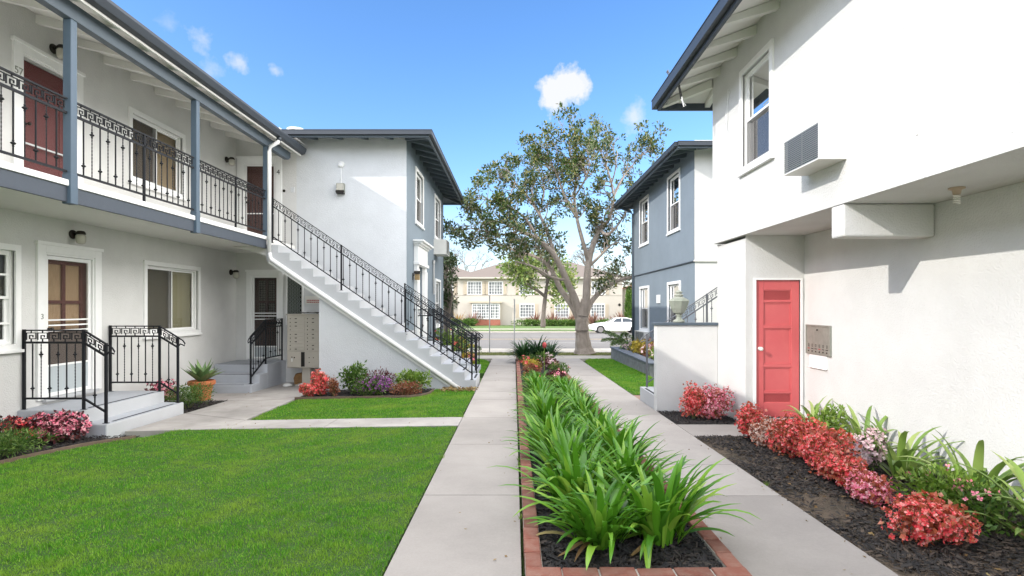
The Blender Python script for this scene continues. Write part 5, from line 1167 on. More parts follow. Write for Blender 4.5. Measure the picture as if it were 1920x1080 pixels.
# left bed
bush('begonia', 'dark-leaved begonia with pink blossoms beside the porch corner', 'begonia', -5.98, 7.28, .34, .26, .36, 1100, .05, .04, M['darkred'], M['beg_pink'], 'begonias in the left bed', 80, nfl=330, fsize=.032)
bush('begonia', 'dark-leaved begonia with red blossoms at the left of the porch', 'begonia', -6.42, 7.22, .30, .26, .34, 1000, .05, .04, M['darkred'], M['beg_red'], 'begonias in the left bed', 81, nfl=260, fsize=.03)
bush('low_shrub', 'feathery low green shrub at the left edge below the begonias', 'shrub', -6.05, 6.55, .55, .40, .26, 2200, .06, .012, M['green1'], None, None, 82, lumps=12)
bush('low_shrub', 'darker feathery shrub at the far left edge under the window', 'shrub', -6.55, 6.75, .36, .34, .40, 1200, .06, .014, M['dkleaf'], None, None, 83)
bush('low_shrub', 'bright feathery green shrub in front of the terracotta pot', 'shrub', -5.86, 9.95, .42, .34, .40, 2200, .055, .013, M['green1'], None, None, 84, lumps=11)
bush('begonia', 'pink begonia between the porch steps and the terracotta pot', 'begonia', -6.45, 10.15, .28, .26, .50, 700, .05, .04, M['darkred'], M['beg_pink'], None, 85, nfl=200, fsize=.035)
# bed under the staircase
bush('begonia', 'tall scarlet begonia at the left end of the bed below the staircase', 'begonia', -3.92, 11.2, .19, .19, .54, 1100, .045, .035, M['beg_leaf'], M['beg_red'], None, 90, nfl=320, fsize=.03, ftop=.1, rag=.2)
bush('begonia', 'low scarlet begonia in front of the tall one below the staircase', 'begonia', -4.08, 10.98, .17, .14, .26, 400, .04, .035, M['beg_leaf'], M['beg_red'], None, 91, nfl=160, fsize=.028, ftop=.1)
bush('camellia', 'upright dark green leafy shrub left of the purple flowers', 'shrub', -3.32, 11.45, .33, .26, .56, 800, .08, .04, M['green1'], None, None, 92, rag=.22)
bush('copper_plant', 'small orange copper-leaved plant in front of the upright green shrub', 'plant', -3.62, 11.12, .16, .15, .38, 420, .045, .035, M['copper'], None, None, 93)
bush('purple_aster', 'purple-flowered clump in the middle of the bed below the staircase', 'plant', -2.70, 11.25, .40, .26, .38, 1100, .05, .02, M['green1'], M['purple'], None, 94, nfl=420, fsize=.028, ftop=.3)
bush('purple_aster', 'low green clump with few purple flowers in front of the larger one', 'plant', -2.95, 11.02, .40, .18, .30, 1000, .05, .02, M['green1'], M['purple'], None, 95, nfl=90, fsize=.026, ftop=.3)
bush('maroon_shrub', 'maroon-tipped shrub behind the purple flowers against the stair wall', 'shrub', -2.75, 11.65, .44, .22, .50, 600, .07, .03, M['darkred'], None, None, 96, rag=.2)
bush('lime_shrub', 'lime green shrub at the right end of the bed below the staircase', 'shrub', -2.08, 11.50, .40, .24, .46, 850, .075, .036, M['green2'], None, None, 97, rag=.2)
bush('copper_plant', 'coppery low plant in front of the lime green shrub', 'plant', -2.18, 11.12, .34, .17, .30, 750, .045, .03, M['copper'], None, None, 98)
# far half of the brick planter
FP_ = 'small shrubs in the far half of the brick planter'
for k, (x, y, r_, h, lm, fl, nf, lb) in enumerate([
    (.42,12.9,.24,.20,'green1','beg_red',10,'low green plant just beyond the last left strap clump'),
    (.95,12.9,.24,.22,'darkred','beg_pink',14,'low maroon plant just beyond the last right strap clump'),
    (1.12,14.1,.26,.30,'green1','beg_pink',12,'green shrub with pink flowers overhanging the right bricks'),
    (.42,14.6,.26,.22,'copper','beg_red',8,'copper-leaved shrub halfway down the far half, left side'),
    (.50,15.8,.30,.26,'yellow','beg_red',8,'yellow-orange shrub in front of the dark strap clumps'),
    (1.02,15.7,.30,.32,'darkred','pinkwhite',30,'dark shrub dotted with pale flowers, right side'),
    (1.00,17.0,.30,.36,'green1','pinkwhite',16,'green shrub just before the dark strap clumps, right side'),
    (.45,17.0,.30,.30,'green1','beg_red',10,'green shrub just before the dark strap clumps, left side')]):
    bush('planter_shrub', lb, 'shrub', x, y, r_, r_, h, 620, .06, .03, M[lm], M[fl], FP_, 110+k, nfl=nf, fsize=.04, rag=.2, off=.05)
# tulip-like red flower
t = thing('red_flower', (.72,13.0,G(.7,13)), 'single red flower on a pale stem beyond the strap clumps', 'flower')
z0 = G(.72,13)+.05; mb = MB(); mb.tube([(.72,13,z0),(.70,13,z0+.5),(.71,13,z0+.78)], .008, 6); mb.build('stem', M['green2'], t)
mb = MB(); mb.lathe([(.0,.76),(.04,.79),(.05,.85),(.03,.90),(0,.90)], (.71,13,z0), 8); mb.build('bloom', M['redink'], t, smooth=True)
# agave in its pot
t = thing('potted_agave', (-6.15,10.95,G(-6.15,10.95)), 'terracotta pot with a spiky agave beside the inner corner steps', 'potted plant')
px_, py_ = -6.15, 10.92; z0 = G(px_,py_)+.0
mb = MB(); mb.lathe([(0,0),(.15,0),(.205,.30),(.235,.30),(.245,.315),(.245,.375),(.215,.385),(.205,.34),(0,.34)], (px_,py_,z0), 24); mb.build('pot', M['terra'], t, smooth=False)
mb = MB(); mb.lathe([(0,.341),(.204,.341),(.204,.350),(0,.352)], (px_,py_,z0), 20); mb.build('soil', M['soil'], t)
r = np.random.default_rng(5); V = []; F = []; Mi = []
for i in range(20):
    a = i*2.4; el = R(68-48*i/20); ln = .40+.14*r.random(); ww = .095; b = len(V); p = np.array([px_+.03*np.cos(a), py_+.03*np.sin(a), z0+.36]); dead = i in (14, 17, 19)
    if dead: el = R(-6); ww = .05
    for k in range(7):
        s = k/6; e = el-R(14)*s*(1 if not dead else 2)+ (R(20)*s if i % 3 == 0 and not dead else 0); d = np.array([np.cos(a)*np.cos(e), np.sin(a)*np.cos(e), np.sin(e)]); sd = np.array([-np.sin(a), np.cos(a), 0]); up = np.cross(d, sd)*-1
        hw = ww/2*(.75+.6*np.sin(np.pi*min(1, s*1.2)))*(1-s**2.5); up = np.cross(d, sd)
        V += [p-sd*hw+up*hw*.5, p-up*.012*(1-s), p+sd*hw+up*hw*.5]; p = p+d*ln/6
    for k in range(6): q = b+3*k; F += [(q,q+1,q+4,q+3),(q+1,q+2,q+5,q+4)]; Mi += [1 if dead else 0]*2
np_mesh('leaves', V, F, [M['agave'], M['dead']], t, smooth=True, mi=Mi)
# stone planter by the blue building
t = thing('stone_planter', (3.7,17,G(3.7,17)), 'low blue-grey stone planter wall along the blue building at the right', 'planter')
mb = MB(); z0 = -.30
mb.box(3.56,3.84,14.6,20.4,-.6,.08); mb.box(3.841,4.885,20.12,20.4,-.6,.08); mb.build('stonework', M['stone'], t, bevel=.01)
mb = MB(); mb.box(3.53,3.87,14.57,20.44,.081,.125); mb.box(3.871,4.885,20.09,20.44,.081,.125); mb.build('coping', M['stone_cap'], t, bevel=.006)
mb = MB(); mb.box(3.85,4.88,14.6,20.1,-.4,.05); mb.build('soil', M['soil'], t)
SP = 'shrubs in the stone planter'
for k, (x, y, r_, h, lm, fl, nf, lb) in enumerate([
    (4.0,19.3,.42,.42,'green1','pinkwhite',70,'green shrub with pale flowers at the street end of the stone planter'),
    (4.15,17.9,.48,.50,'yellow','yellow',60,'golden yellow shrub in the middle of the stone planter'),
    (4.2,16.6,.42,.44,'copper','pinkwhite',120,'pinkish shrub between the golden and lime shrubs of the stone planter'),
    (4.2,15.4,.50,.50,'green2','pinkwhite',90,'lime shrub with pink blossoms at the near end of the stone planter'),
    (4.55,18.6,.34,.52,'darkred','beg_red',30,'dark red shrub behind the golden one in the stone planter')]):
    o = bush('planter_shrub', lb, 'shrub', x, y, r_, r_, h, 1100, .07, .035, M[lm], M[fl], SP, 130+k, nfl=nf, fsize=.045, off=.25)
# shrubs behind the stair at the left
for k, (x, y, rx, h, lm, fl, nf, lb) in enumerate([
    (-2.1,17.2,.55,1.15,'green2','beg_red',20,'tall lime shrub against the blue wall beyond the entrance steps'),
    (-1.85,18.6,.55,.95,'green1','yellow',60,'green shrub at the street corner of the left blue wall'),
    (-1.55,17.0,.35,.40,'yellow','beg_pink',110,'low yellow and pink flowers beyond the entrance steps')]):
    bush('entrance_shrub', lb, 'shrub', x, y, rx, rx, h, 1500, .08, .04, M[lm], M[fl], 'shrubs beyond the entrance steps at the left', 150+k, nfl=nf, fsize=.05)
def frond_shrub(name, label, base, tips, seed):
    """layered conifer sprays reaching outward, short needles hanging from each branch"""
    r = np.random.default_rng(seed); t = thing(name, base, label, 'shrub', 'spreading conifer shrubs at the building corners'); mb = MB(); P = []; Nn = []
    for tip in tips:
        b = Vector(base); e = Vector(tip); mid = (b+e)/2+Vector((0,0,.22)); pts = [b*(1-s)**2+mid*2*s*(1-s)+e*s*s for s in np.linspace(0,1,9)]
        mb.tube(pts, .02, 5, rs=[.03*(1-i/9)+.004 for i in range(9)])
        for s in np.linspace(.15,1,46):
            p = b*(1-s)**2+mid*2*s*(1-s)+e*s*s; d = (e-b).normalized(); sd = Vector((-d.y, d.x, 0)).normalized()
            for q in (-1, 1):
                ln = .34*(1.15-s)*(.5+r.random()); 
                for u in np.linspace(0,1,7): P.append(p+sd*q*ln*u+d*ln*u*.5+Vector((0,0,-.10*u*u+.02*r.normal()))); Nn.append(sd*q+d*.6+Vector((0,0,-.4)))
    mb.build('branches', M['bark_d'], t)
    V, F = leaf_cloud(np.array(P), np.array(Nn), .085, .02, r, .5); np_mesh('foliage', V, F, M['green1'], t); return t
frond_shrub('conifer_shrub', 'spreading conifer sprays reaching out from the corner of the blue building at right', (4.7,22.9,.05), [(3.55,22.2,.30),(3.7,22.6,.62),(3.9,21.9,.15),(4.4,22.2,.55),(4.0,23.3,.5)], 3)
frond_shrub('conifer_shrub', 'spreading conifer sprays reaching out from the left building corner', (-2.4,20.0,.1), [(-1.35,19.8,.50),(-1.25,20.3,.12),(-1.5,19.5,.25),(-1.9,20.8,.6)], 4)

# ------------------------------------------------------------------ trees
def tree(label, limbs, y0, seed, leafm, barkm, tips_n, leaf_n, L, w, name='tree', group=None, gen=2, spread=.9, base=None, keep=None, cl=.20, tw=.35, thin=1, skip=.12):
    """limbs: list of [(px, py, dy, radius), ...] in photo pixels read at depth y0+dy; twigs and leaf rosettes grow from them"""
    r = np.random.default_rng(seed); b = base; t = thing(name, b, label, 'tree', group); mb = MB(); ends = []
    def W3(q): y = y0+q[2]; return Vector((PX(q[0], y), y, PZ(q[1], y)))
    def smooth(pts, rs, n=5):
        o = []; q = []
        for i in range(len(pts)-1):
            p0 = pts[max(i-1,0)]; p1 = pts[i]; p2 = pts[i+1]; p3 = pts[min(i+2,len(pts)-1)]
            for k in range(n):
                s = k/n; o.append(.5*((2*p1)+(p2-p0)*s+(2*p0-5*p1+4*p2-p3)*s*s+(3*p1-p0-3*p2+p3)*s**3)); q.append(rs[i]*(1-s)+rs[i+1]*s)
        return o+[pts[-1]], q+[rs[-1]]
    nodes = []
    for lm in limbs:
        pts, rs = smooth([W3(q) for q in lm], [q[3] for q in lm]); mb.tube(pts, 0, 9 if rs[0] > .1 else 6, rs=[a*thin*(1+.03*math.sin(i*1.1+len(lm))) for i, a in enumerate(rs)])
        for i, p in enumerate(pts):
            if i > len(pts)*.3 and rs[i] < .17: nodes.append((p, (pts[min(i+1,len(pts)-1)]-pts[max(i-1,0)]).normalized(), rs[i]))
    def grow(p, d, rad, ln, g):
        n = 4; pts = [p]; q = p.copy(); dd = d.copy()
        for k in range(n):
            dd = (dd+Vector(r.normal(size=3))*.28+Vector((0,0,.10))).normalized(); q = q+dd*ln/n; pts.append(q.copy())
        if keep and not keep(q): return
        mb.tube(pts, 0, 5 if g else 4, rs=[rad*(1-.6*k/n) for k in range(n+1)])
        if g == 0: ends.append((pts[-1], dd)); ends.append((pts[-2], dd)); return
        for k in range(3 if g > 1 else 2):
            i = 1+int(r.integers(1, n)); s = Vector(r.normal(size=3)); s = (s-dd*s.dot(dd)).normalized(); grow(pts[i], (dd*.7+s*spread).normalized(), rad*.5, ln*.62, g-1)
        ends.append((pts[-1], dd))
    idx = r.permutation(len(nodes))
    for i in range(tips_n):
        p, d, rad = nodes[idx[i % len(nodes)]]; s = Vector(r.normal(size=3)); s = (s-d*s.dot(d)).normalized()
        grow(p, (d*.6+s).normalized(), min(rad*.5, .03), tw*3*(.6+.7*r.random()), gen-1)
    mb.build('trunk', barkm, t, smooth=True)
    P = []; Nn = []
    for p, d in ends:
        if r.random() < skip: continue
        k = int(leaf_n*(.5+r.random())); q = r.normal(size=(k,3))*cl*.33; P.append(np.array(p)+q); Nn.append(q/(np.linalg.norm(q, axis=1)[:,None]+1e-6)+np.array(d)*.5)
    V, F = leaf_cloud(np.concatenate(P), np.concatenate(Nn), L, w, r, .5); np_mesh('crown', V, F, leafm, t); return t
TY = 22.7
tree('large spreading street tree with pale forked trunk and glossy thinning crown', [
    [(1096,664,0,.74),(1095,657,0,.60),(1094,648,0,.50),(1092,628,0,.43),(1091,606,0,.40),(1091,592,0,.40),(1094,575,0,.30),(1096,560,0,.18)],
    [(1089,618,0,.26),(1087,596,0,.27),(1077,560,-.1,.24),(1062,525,-.4,.20),(1040,480,-.6,.17),(1010,450,-.8,.14),(975,432,-1.0,.10),(945,418,-1.2,.07),(905,410,-1.3,.04)],
    [(1089,616,0,.22),(1085,596,.05,.24),(1067,564,.2,.20),(1050,540,.5,.17),(1030,500,.8,.13),(1000,480,1.2,.10),(960,468,1.5,.07),(915,450,1.6,.04)],
    [(1093,616,0,.26),(1095,592,0,.28),(1099,560,0,.25),(1101,520,.1,.22),(1104,490,.2,.20),(1112,460,.3,.17),(1125,430,.4,.14),(1142,410,.5,.11),(1150,370,.6,.08),(1140,320,.6,.05),(1120,270,.6,.03)],
    [(1104,490,.2,.15),(1092,450,-.1,.12),(1082,410,-.3,.10),(1077,370,-.4,.08),(1080,330,-.5,.06),(1070,290,-.5,.045),(1066,250,-.5,.025)],
    [(1095,612,0,.2),(1099,588,-.05,.20),(1109,566,.2,.16),(1125,548,.5,.14),(1150,530,.8,.12),(1180,520,1.2,.10),(1200,515,1.4,.05)],
    [(1040,480,-.6,.12),(1028,440,-.4,.10),(1010,400,-.2,.08),(985,365,0,.06),(960,340,.2,.04),(940,330,.3,.025)],
    [(1010,450,-.8,.09),(985,410,-1.1,.07),(950,385,-1.3,.05),(915,375,-1.5,.03),(895,372,-1.6,.02)],
    [(975,432,-1.0,.07),(940,440,-1.4,.05),(905,432,-1.8,.035),(875,428,-2.0,.02)],
    [(1082,410,-.3,.08),(1060,370,-.6,.07),(1045,330,-.9,.05),(1030,295,-1.1,.035),(1020,270,-1.2,.02)],
    [(1125,430,.4,.10),(1140,440,-.4,.08),(1160,420,.6,.06),(1175,395,1.1,.04)],
    [(1150,370,.6,.07),(1170,330,1.0,.05),(1195,300,1.4,.035),(1215,275,1.6,.02)],
    [(1145,350,.6,.05),(1155,310,.2,.04),(1150,275,0,.03),(1160,255,0,.015)],
    [(1104,500,.2,.10),(1125,480,0,.08),(1145,460,.2,.06),(1160,455,.8,.04)],
    [(1062,525,-.4,.10),(1035,520,-1.0,.08),(1000,500,-1.4,.06),(965,490,-1.6,.04)],
    [(1077,370,-.4,.06),(1095,340,-1.2,.05),(1105,310,-1.5,.04),(1100,280,-1.6,.02)],
    [(1010,400,-.2,.06),(1020,360,.6,.05),(1015,330,.9,.04),(1000,310,1.1,.02)]],
    TY, 5, M['magn'], M['bark'], 380, 18, .15, .075, name='street_tree', base=(PX(1096,TY), TY, G(2.9,TY)), cl=.21, tw=.26, gen=2, thin=.67, skip=.2,
    keep=lambda q: (q.x < 4.0 or q.y > 23.45) and q.z > (3.5 if q.x < PX(1120,TY) else 2.3 if q.x < PX(1150,TY) else 1.75))
mb = MB()
HYD = 55.5
tree('small leafy street tree across the road in front of the cream house', [
    [(1018,614,0,.32),(1019,590,0,.27),(1022,560,0,.24),(1026,530,0,.2),(1024,505,0,.14)],
    [(1022,556,0,.2),(1008,545,-.5,.16),(994,538,-1,.12),(980,520,-1.4,.08),(965,505,-1.5,.05)],
    [(1024,545,0,.18),(1040,555,-.5,.14),(1055,548,-.7,.1),(1062,530,-.8,.06)],
    [(1026,530,0,.16),(1038,510,.5,.1),(1050,495,.8,.06)],
    [(1024,520,0,.12),(1005,505,-.9,.09),(990,490,-1.2,.05)]],
    HYD, 9, M['small'], M['bark_d'], 60, 16, .36, .22, name='young_street_tree', base=(PX(1018,HYD), HYD, G(3,HYD)), cl=1.0, tw=.42, gen=2, thin=.85, skip=.2, keep=lambda q: PX(944,HYD) < q.x < PX(1072,HYD) and q.z < PZ(478,HYD))
tree('dark leafy tree half hidden behind the left blue building', [
    [(838,660,0,.2),(838,600,0,.16),(838,560,0,.12),(836,520,0,.08),(838,490,0,.04)],
    [(838,600,0,.1),(845,570,-.3,.07),(848,545,-.4,.04)],[(838,560,0,.08),(846,530,.3,.05),(849,505,.4,.03)],[(838,545,0,.08),(828,520,.3,.05),(822,500,.4,.03)]],
    25, 12, M['dkleaf'], M['bark_d'], 44, 16, .14, .08, name='side_tree', base=(PX(838,25),25,G(-3,25)), cl=.3, tw=.18, gen=2, keep=lambda q: q.x < PX(852,25))
def bare_tree(px, h0, h1, y, seed, lb):
    r = np.random.default_rng(seed); b = Vector((PX(px,y), y, 0)); t = thing('bare_tree', b, lb, 'tree', 'leafless trees behind the cream house'); mb = MB()
    def g_(p, d, rad, ln, k):
        q = p+d*ln; mb.tube([p, (p+q)/2+Vector(r.normal(size=3))*ln*.06, q], 0, 4, rs=[rad, rad*.8, rad*.6])
        if k:
            for _ in range(3): g_(q, (d+Vector(r.normal(size=3))*.5).normalized(), rad*.6, ln*.66, k-1)
    g_(b, Vector((0,0,1)), .25, h0, 5 if h1 else 4); mb.build('branches', M['bark_d'], t)
bare_tree(876, 4.4, 1, 88, 1, 'bare tree showing above the roof at the left of the cream house'); bare_tree(985, 4.3, 1, 92, 2, 'bare tree showing above the roof in the middle of the cream house'); bare_tree(1122, 4.4, 1, 90, 3, 'bare tree showing above the roof at the right of the cream house')

# ------------------------------------------------------------------ sign posts
def sign_post(px, top, y, label, plate):
    x = PX(px, y); z0 = G(x, y); t = thing('sign_post', (x,y,z0), label, 'sign post', 'thin sign posts by the street')
    mb = MB(); mb.box(x-.022,x+.022,y-.022,y+.022,z0-.1,PZ(top,y)); mb.build('pole', M['galv'], t)
    mb = MB(); mb.box(x+.023,x+.027,y-.16,y+.16,PZ(top,y)-plate-.03,PZ(top,y)-.03); mb.build('sign_plate', M['galv'], t); return t
sign_post(918, 553, 23.2, 'thin steel sign post in front of the bay window, seen edge-on', .45)
sign_post(964.5, 560, 22.3, 'thin steel sign post behind the dark strap clump, seen edge-on', .5)

# ------------------------------------------------------------------ parked car
def car(x, y, z):
    t = thing('parked_car', (x+2.5,y,z), 'white four-door sedan parked across the road facing left', 'car'); Lc = 5.0
    F_ = Fr((x,y,z), (1,0,0), (0,0,1), (0,-1,0)); W2 = .93
    # side outlines: lower body and roof, given as (along, height)
    low = [(.02,.38),(.0,.58),(.10,.72),(.55,.86),(1.35,.97),(1.75,1.0),(4.30,1.04),(4.72,1.02),(4.98,.92),(5.0,.55),(4.93,.34),(4.70,.30)]
    def arch(cx, r=.38): return [(cx+r*math.cos(a), .34+r*math.sin(a)) for a in np.linspace(0, math.pi, 11)]
    bottom = arch(4.02)+arch(.96)+[(.55,.26)]
    bottom = [(4.42,.26)]+arch(4.02)+[(3.62,.26),(1.36,.26)]+arch(.96)+[(.56,.26)]
    poly = low+bottom; n = len(poly); mb = MB(F_); vs = []
    for (k, nn) in ((0,-W2),(1,-W2+.0),(2,W2),(3,W2)):
        for (a, b) in poly:
            inset = .10*max(0, (b-.75)/.3) if k in (0,1,2,3) else 0; e = .16*max(0, 1-min(a, 5-a)/.5)**2; vs.append((a, b, (nn/abs(nn))*(W2-inset-e)))
    vs = vs[:n]+vs[3*n:4*n]; mb.add(vs, [tuple(range(n)), tuple(range(n, 2*n))[::-1]]+[(i,(i+1)%n,n+(i+1)%n,n+i) for i in range(n)])
    bd = mb.build('body', M['carpaint'], t, bevel=.02)
    roof = [(1.62,.985),(2.30,1.36),(2.75,1.44),(3.35,1.43),(3.90,1.30),(4.62,1.03)]; mb = MB(F_); vs = []
    for s_ in (-1, 1):
        for (a, b) in roof: vs.append((a, b, s_*(W2-.07-.32*(b-.98)/.46*.7)))
    mb.add(vs, [tuple(range(6)), tuple(range(6,12))[::-1]]+[(i,i+1,6+i+1,6+i) for i in range(5)]+[(5,0,6,11)]); mb.build('roof', M['carpaint'], t, bevel=.03)
    side = [[(2.02,1.03),(2.42,1.33),(2.80,1.385),(2.88,1.385),(2.88,1.03)],[(2.95,1.03),(2.95,1.385),(3.35,1.37),(3.70,1.28),(3.98,1.10),(3.98,1.04)]]
    for pl in side:
        for s_ in (-1, 1):
            mb = MB(F_); mb.add([(a, b, s_*(W2-.07-.32*(b-.98)/.46*.7+.006)) for a, b in pl], [tuple(range(len(pl)))]); mb.build('side_window', M['carglass'], t, recalc=False)
    mb = MB(F_); mb.add([(1.70,1.035,-.72),(2.27,1.352,-.55),(2.27,1.352,.55),(1.70,1.035,.72)], [(0,1,2,3)]); o = mb.build('windscreen', M['carglass'], t, recalc=False); 
    for cx in (.96, 4.02):
        for s_ in (-1, 1):
            mb = MB(Fr(F_.p(cx,.34,s_*(W2-.13)), F_.U, F_.V, F_.N*s_)); mb.lathe([(.23,-.11),(.33,-.11),(.345,-.05),(.345,.06),(.33,.11),(.24,.11)], (0,0,0), 26); w_ = mb.build('wheel', M['tyre'], t, smooth=False)
            mb = MB(Fr(F_.p(cx,.34,s_*(W2-.13)), F_.U, F_.V, F_.N*s_))
            for k in range(5):
                a = 2*math.pi*k/5+.3; c, s = math.cos(a), math.sin(a); q = lambda u, v, n_: (c*u-s*v, s*u+c*v, n_)
                mb.add([q(.03,-.04,.07),q(.235,-.028,.09),q(.235,.028,.09),q(.03,.04,.07),q(.03,-.04,.10),q(.235,-.028,.113),q(.235,.028,.113),q(.03,.04,.10)], [(0,3,2,1),(4,5,6,7),(0,1,5,4),(1,2,6,5),(2,3,7,6),(3,0,4,7)])
            mb.lathe([(0,.06),(.06,.06),(.05,.115),(0,.12)], (0,0,0), 12); mb.lathe([(.225,.085),(.245,.085),(.245,.118),(.228,.118)], (0,0,0), 24); mb.build('rim', M['rim'], w_)
    mb = MB(F_); mb.box(1.92,2.10,1.0,1.10,W2-.06,W2+.10); mb.build('wing_mirror', M['carpaint'], t, bevel=.03)
    mb = MB(F_); mb.prism([(.04,.66),(.32,.72),(.38,.78),(.12,.74)], 2, W2-.20, W2-.035); mb.build('headlight', M['lampglass'], t)
    for a in (2.72, 3.62): mb = MB(F_); mb.box(a,a+.14,.90,.925,W2-.045,W2-.005); mb.build('door_handle', M['rim'], t)
    for a in (1.86, 2.915, 3.80): mb = MB(F_); mb.box(a,a+.012,.36,1.0,W2-.06,W2+.0015 if a < 3 else W2+.0015); mb.build('door_gap', M['tyre'], t) if a != 3.80 else None
    mb = MB(F_); mb.box(.3,4.7,.24,.30,-.7,.75); mb.build('underbody', M['tyre'], t)
car(PX(1103,51.3), 51.0, G(8,51)-.09+.006)

# ------------------------------------------------------------------ cream house across the road
HY_ = 68.0; FH = Fr((0,HY_,0), (1,0,0)); hx = lambda px: PX(px, HY_); hz = lambda py: PZ(py, HY_)
H = thing('cream_house', (3,HY_,G(3,HY_)), 'long cream two-storey house with brown roof and tan shutters across the road', 'house')
xl, xr_ = hx(858), hx(1167); zt = hz(522)
mb = MB(); mb.box(xl, xr_, HY_, HY_+11, -1.4, zt); mb.build('wall', M['house'], H)
mb = MB(); mb.box(-19, xl-.001, HY_+1.3, HY_+10, -1.4, zt); mb.build('wing', M['house'], H)
def hiproof2(x0, x1, y0, y1, z, rise, m, nm, t_):
    h = (y1-y0)/2; mb = MB(); mb.add([(x0,y0,z),(x1,y0,z),(x1,y1,z),(x0,y1,z),(x0+h,(y0+y1)/2,z+rise),(x1-h,(y0+y1)/2,z+rise)], [(0,1,5,4),(1,2,5),(2,3,4,5),(3,0,4),(3,2,1,0)]); mb.build(nm, m, t_, recalc=False)
hiproof2(xl-.6, xr_+.6, HY_-.6, HY_+11.6, zt+.12, 2.25, M['house_roof'], 'roof', H); hiproof2(-24, xl+3.5, HY_+.7, HY_+10.6, zt+.12, 1.9, M['house_roof'], 'roof', H)
mb = MB(); mb.box(xl-.62, xr_+.62, HY_-.62, HY_-.5, zt-.05, zt+.125); mb.box(-20, xl-.63, HY_+.66, HY_+.76, zt-.05, zt+.125); mb.build('eave', M['house'], H)
mb = MB(FH); mb.box(xl, xr_, hz(553.5), hz(552.3), 0, .05); mb.build('band', M['house'], H)
def far_window(u0, u1, v0, v1, nx, ny, fr=FH, n=0, shut=True):
    mb = MB(fr); fbox(mb, u0-.08, u1+.08, v0-.08, v1+.08, .09, n-.03, n+.06)
    for i in range(1, nx): u = u0+(u1-u0)*i/nx; w_ = .022; mb.box(u-w_,u+w_,v0,v1,n+.005,n+.03)
    for i in range(1, ny): v = v0+(v1-v0)*i/ny; mb.box(u0,u1,v-.018,v+.018,n+.006,n+.028)
    f = mb.build('window', M['trim'], H); g_ = MB(fr); g_.quad((u0,v0,n+.003),(u1,v0,n+.003),(u1,v1,n+.003),(u0,v1,n+.003)); g_.build('pane', M['farpane'], f, recalc=False)
    if shut:
        for a in (u0-.09-.44, u1+.09):
            s = MB(fr); s.box(a,a+.44,v0-.1,v1+.1,n,n+.05)
            for k in range(14): v = v0+(v1-v0)*k/14; s.box(a+.05,a+.39,v,v+.05,n+.0505,n+.07)
            s.build('shutter', M['house_t'], H)
def farpane():
    m = mat('curtained_far_pane', (.10,.11,.12), .1, 2.2, .8, (.36,.36,.36), detail=2, stretch=(1.6,1,.25)); return m
M['farpane'] = farpane()
for (a, b) in ((877,902.5),(917,942),(975,1000),(1040,1065),(1110,1134)): far_window(hx(a),hx(b),hz(551.5),hz(529),5,4)
for (a, b) in ((975.5,1001),(1041,1066),(1108.5,1133)): far_window(hx(a),hx(b),hz(594),hz(571),5,4)
FW = Fr((0,HY_+1.3,0), (1,0,0)); k_ = 1.3/HY_+1
far_window(hx(830),hx(846.5),hz(552),hz(529.5),3,4,FW)
# bay window on its brick base
mb = MB(FH); mb.box(hx(885),hx(938.5),hz(599),hz(568),0,.75); bay = mb.build('bay_window', M['house'], H)
mb = MB(FH); mb.box(hx(881),hx(941),hz(568),hz(565),0,1.0); mb.build('bay_roof', M['house_t'], H)
mb = MB(FH); mb.box(hx(885),hx(938),hz(612),hz(599)-.001,0,.72); mb.build('bay_base', M['brickfar'], H)
def bay_():
    u0, u1, v0, v1, n = hx(886.5), hx(937), hz(597.5), hz(569.5), .75; mb = MB(FH); fbox(mb, u0, u1, v0, v1, .1, n, n+.06)
    for i in range(1, 6): u = u0+(u1-u0)*i/6; mb.box(u-.04,u+.04,v0+.1,v1-.1,n,n+.05)
    for i in range(6): 
        u = u0+(u1-u0)*(i+.5)/6; mb.box(u-.02,u+.02,v0+.1,v1-.1,n+.002,n+.03)
    for i in range(1, 5): v = v0+(v1-v0)*i/5; mb.box(u0+.1,u1-.1,v-.025,v+.025,n+.003,n+.028)
    mb.build('bay_frame', M['trim'], H); g_ = MB(FH); g_.quad((u0,v0,n+.001),(u1,v0,n+.001),(u1,v1,n+.001),(u0,v1,n+.001)); g_.build('pane', M['farpane'], H, recalc=False)
bay_()
mb = MB(FW); mb.prism([(hx(826),hz(564)),(hx(858.5),hz(564)),(hx(851),hz(556)),(hx(830),hz(556))], 2, 0, 1.25); mb.build('porch_canopy', M['house_t'], H)
mb = MB(FW); mb.box(hx(840.5),hx(848),hz(598),hz(571),0,.05); mb.build('door', M['dark'], H)
mb = MB(FW); mb.box(hx(831),hx(839.5),hz(598),hz(570),0,.08); mb.build('door_panel', M['house'], H)
mb = MB(FH); mb.lathe([(0,0),(.17,0),(.17,.04),(0,.04)], (hx(1161.5),hz(571.5),0), 12); mb.build('plaque', M['bronze'], H)
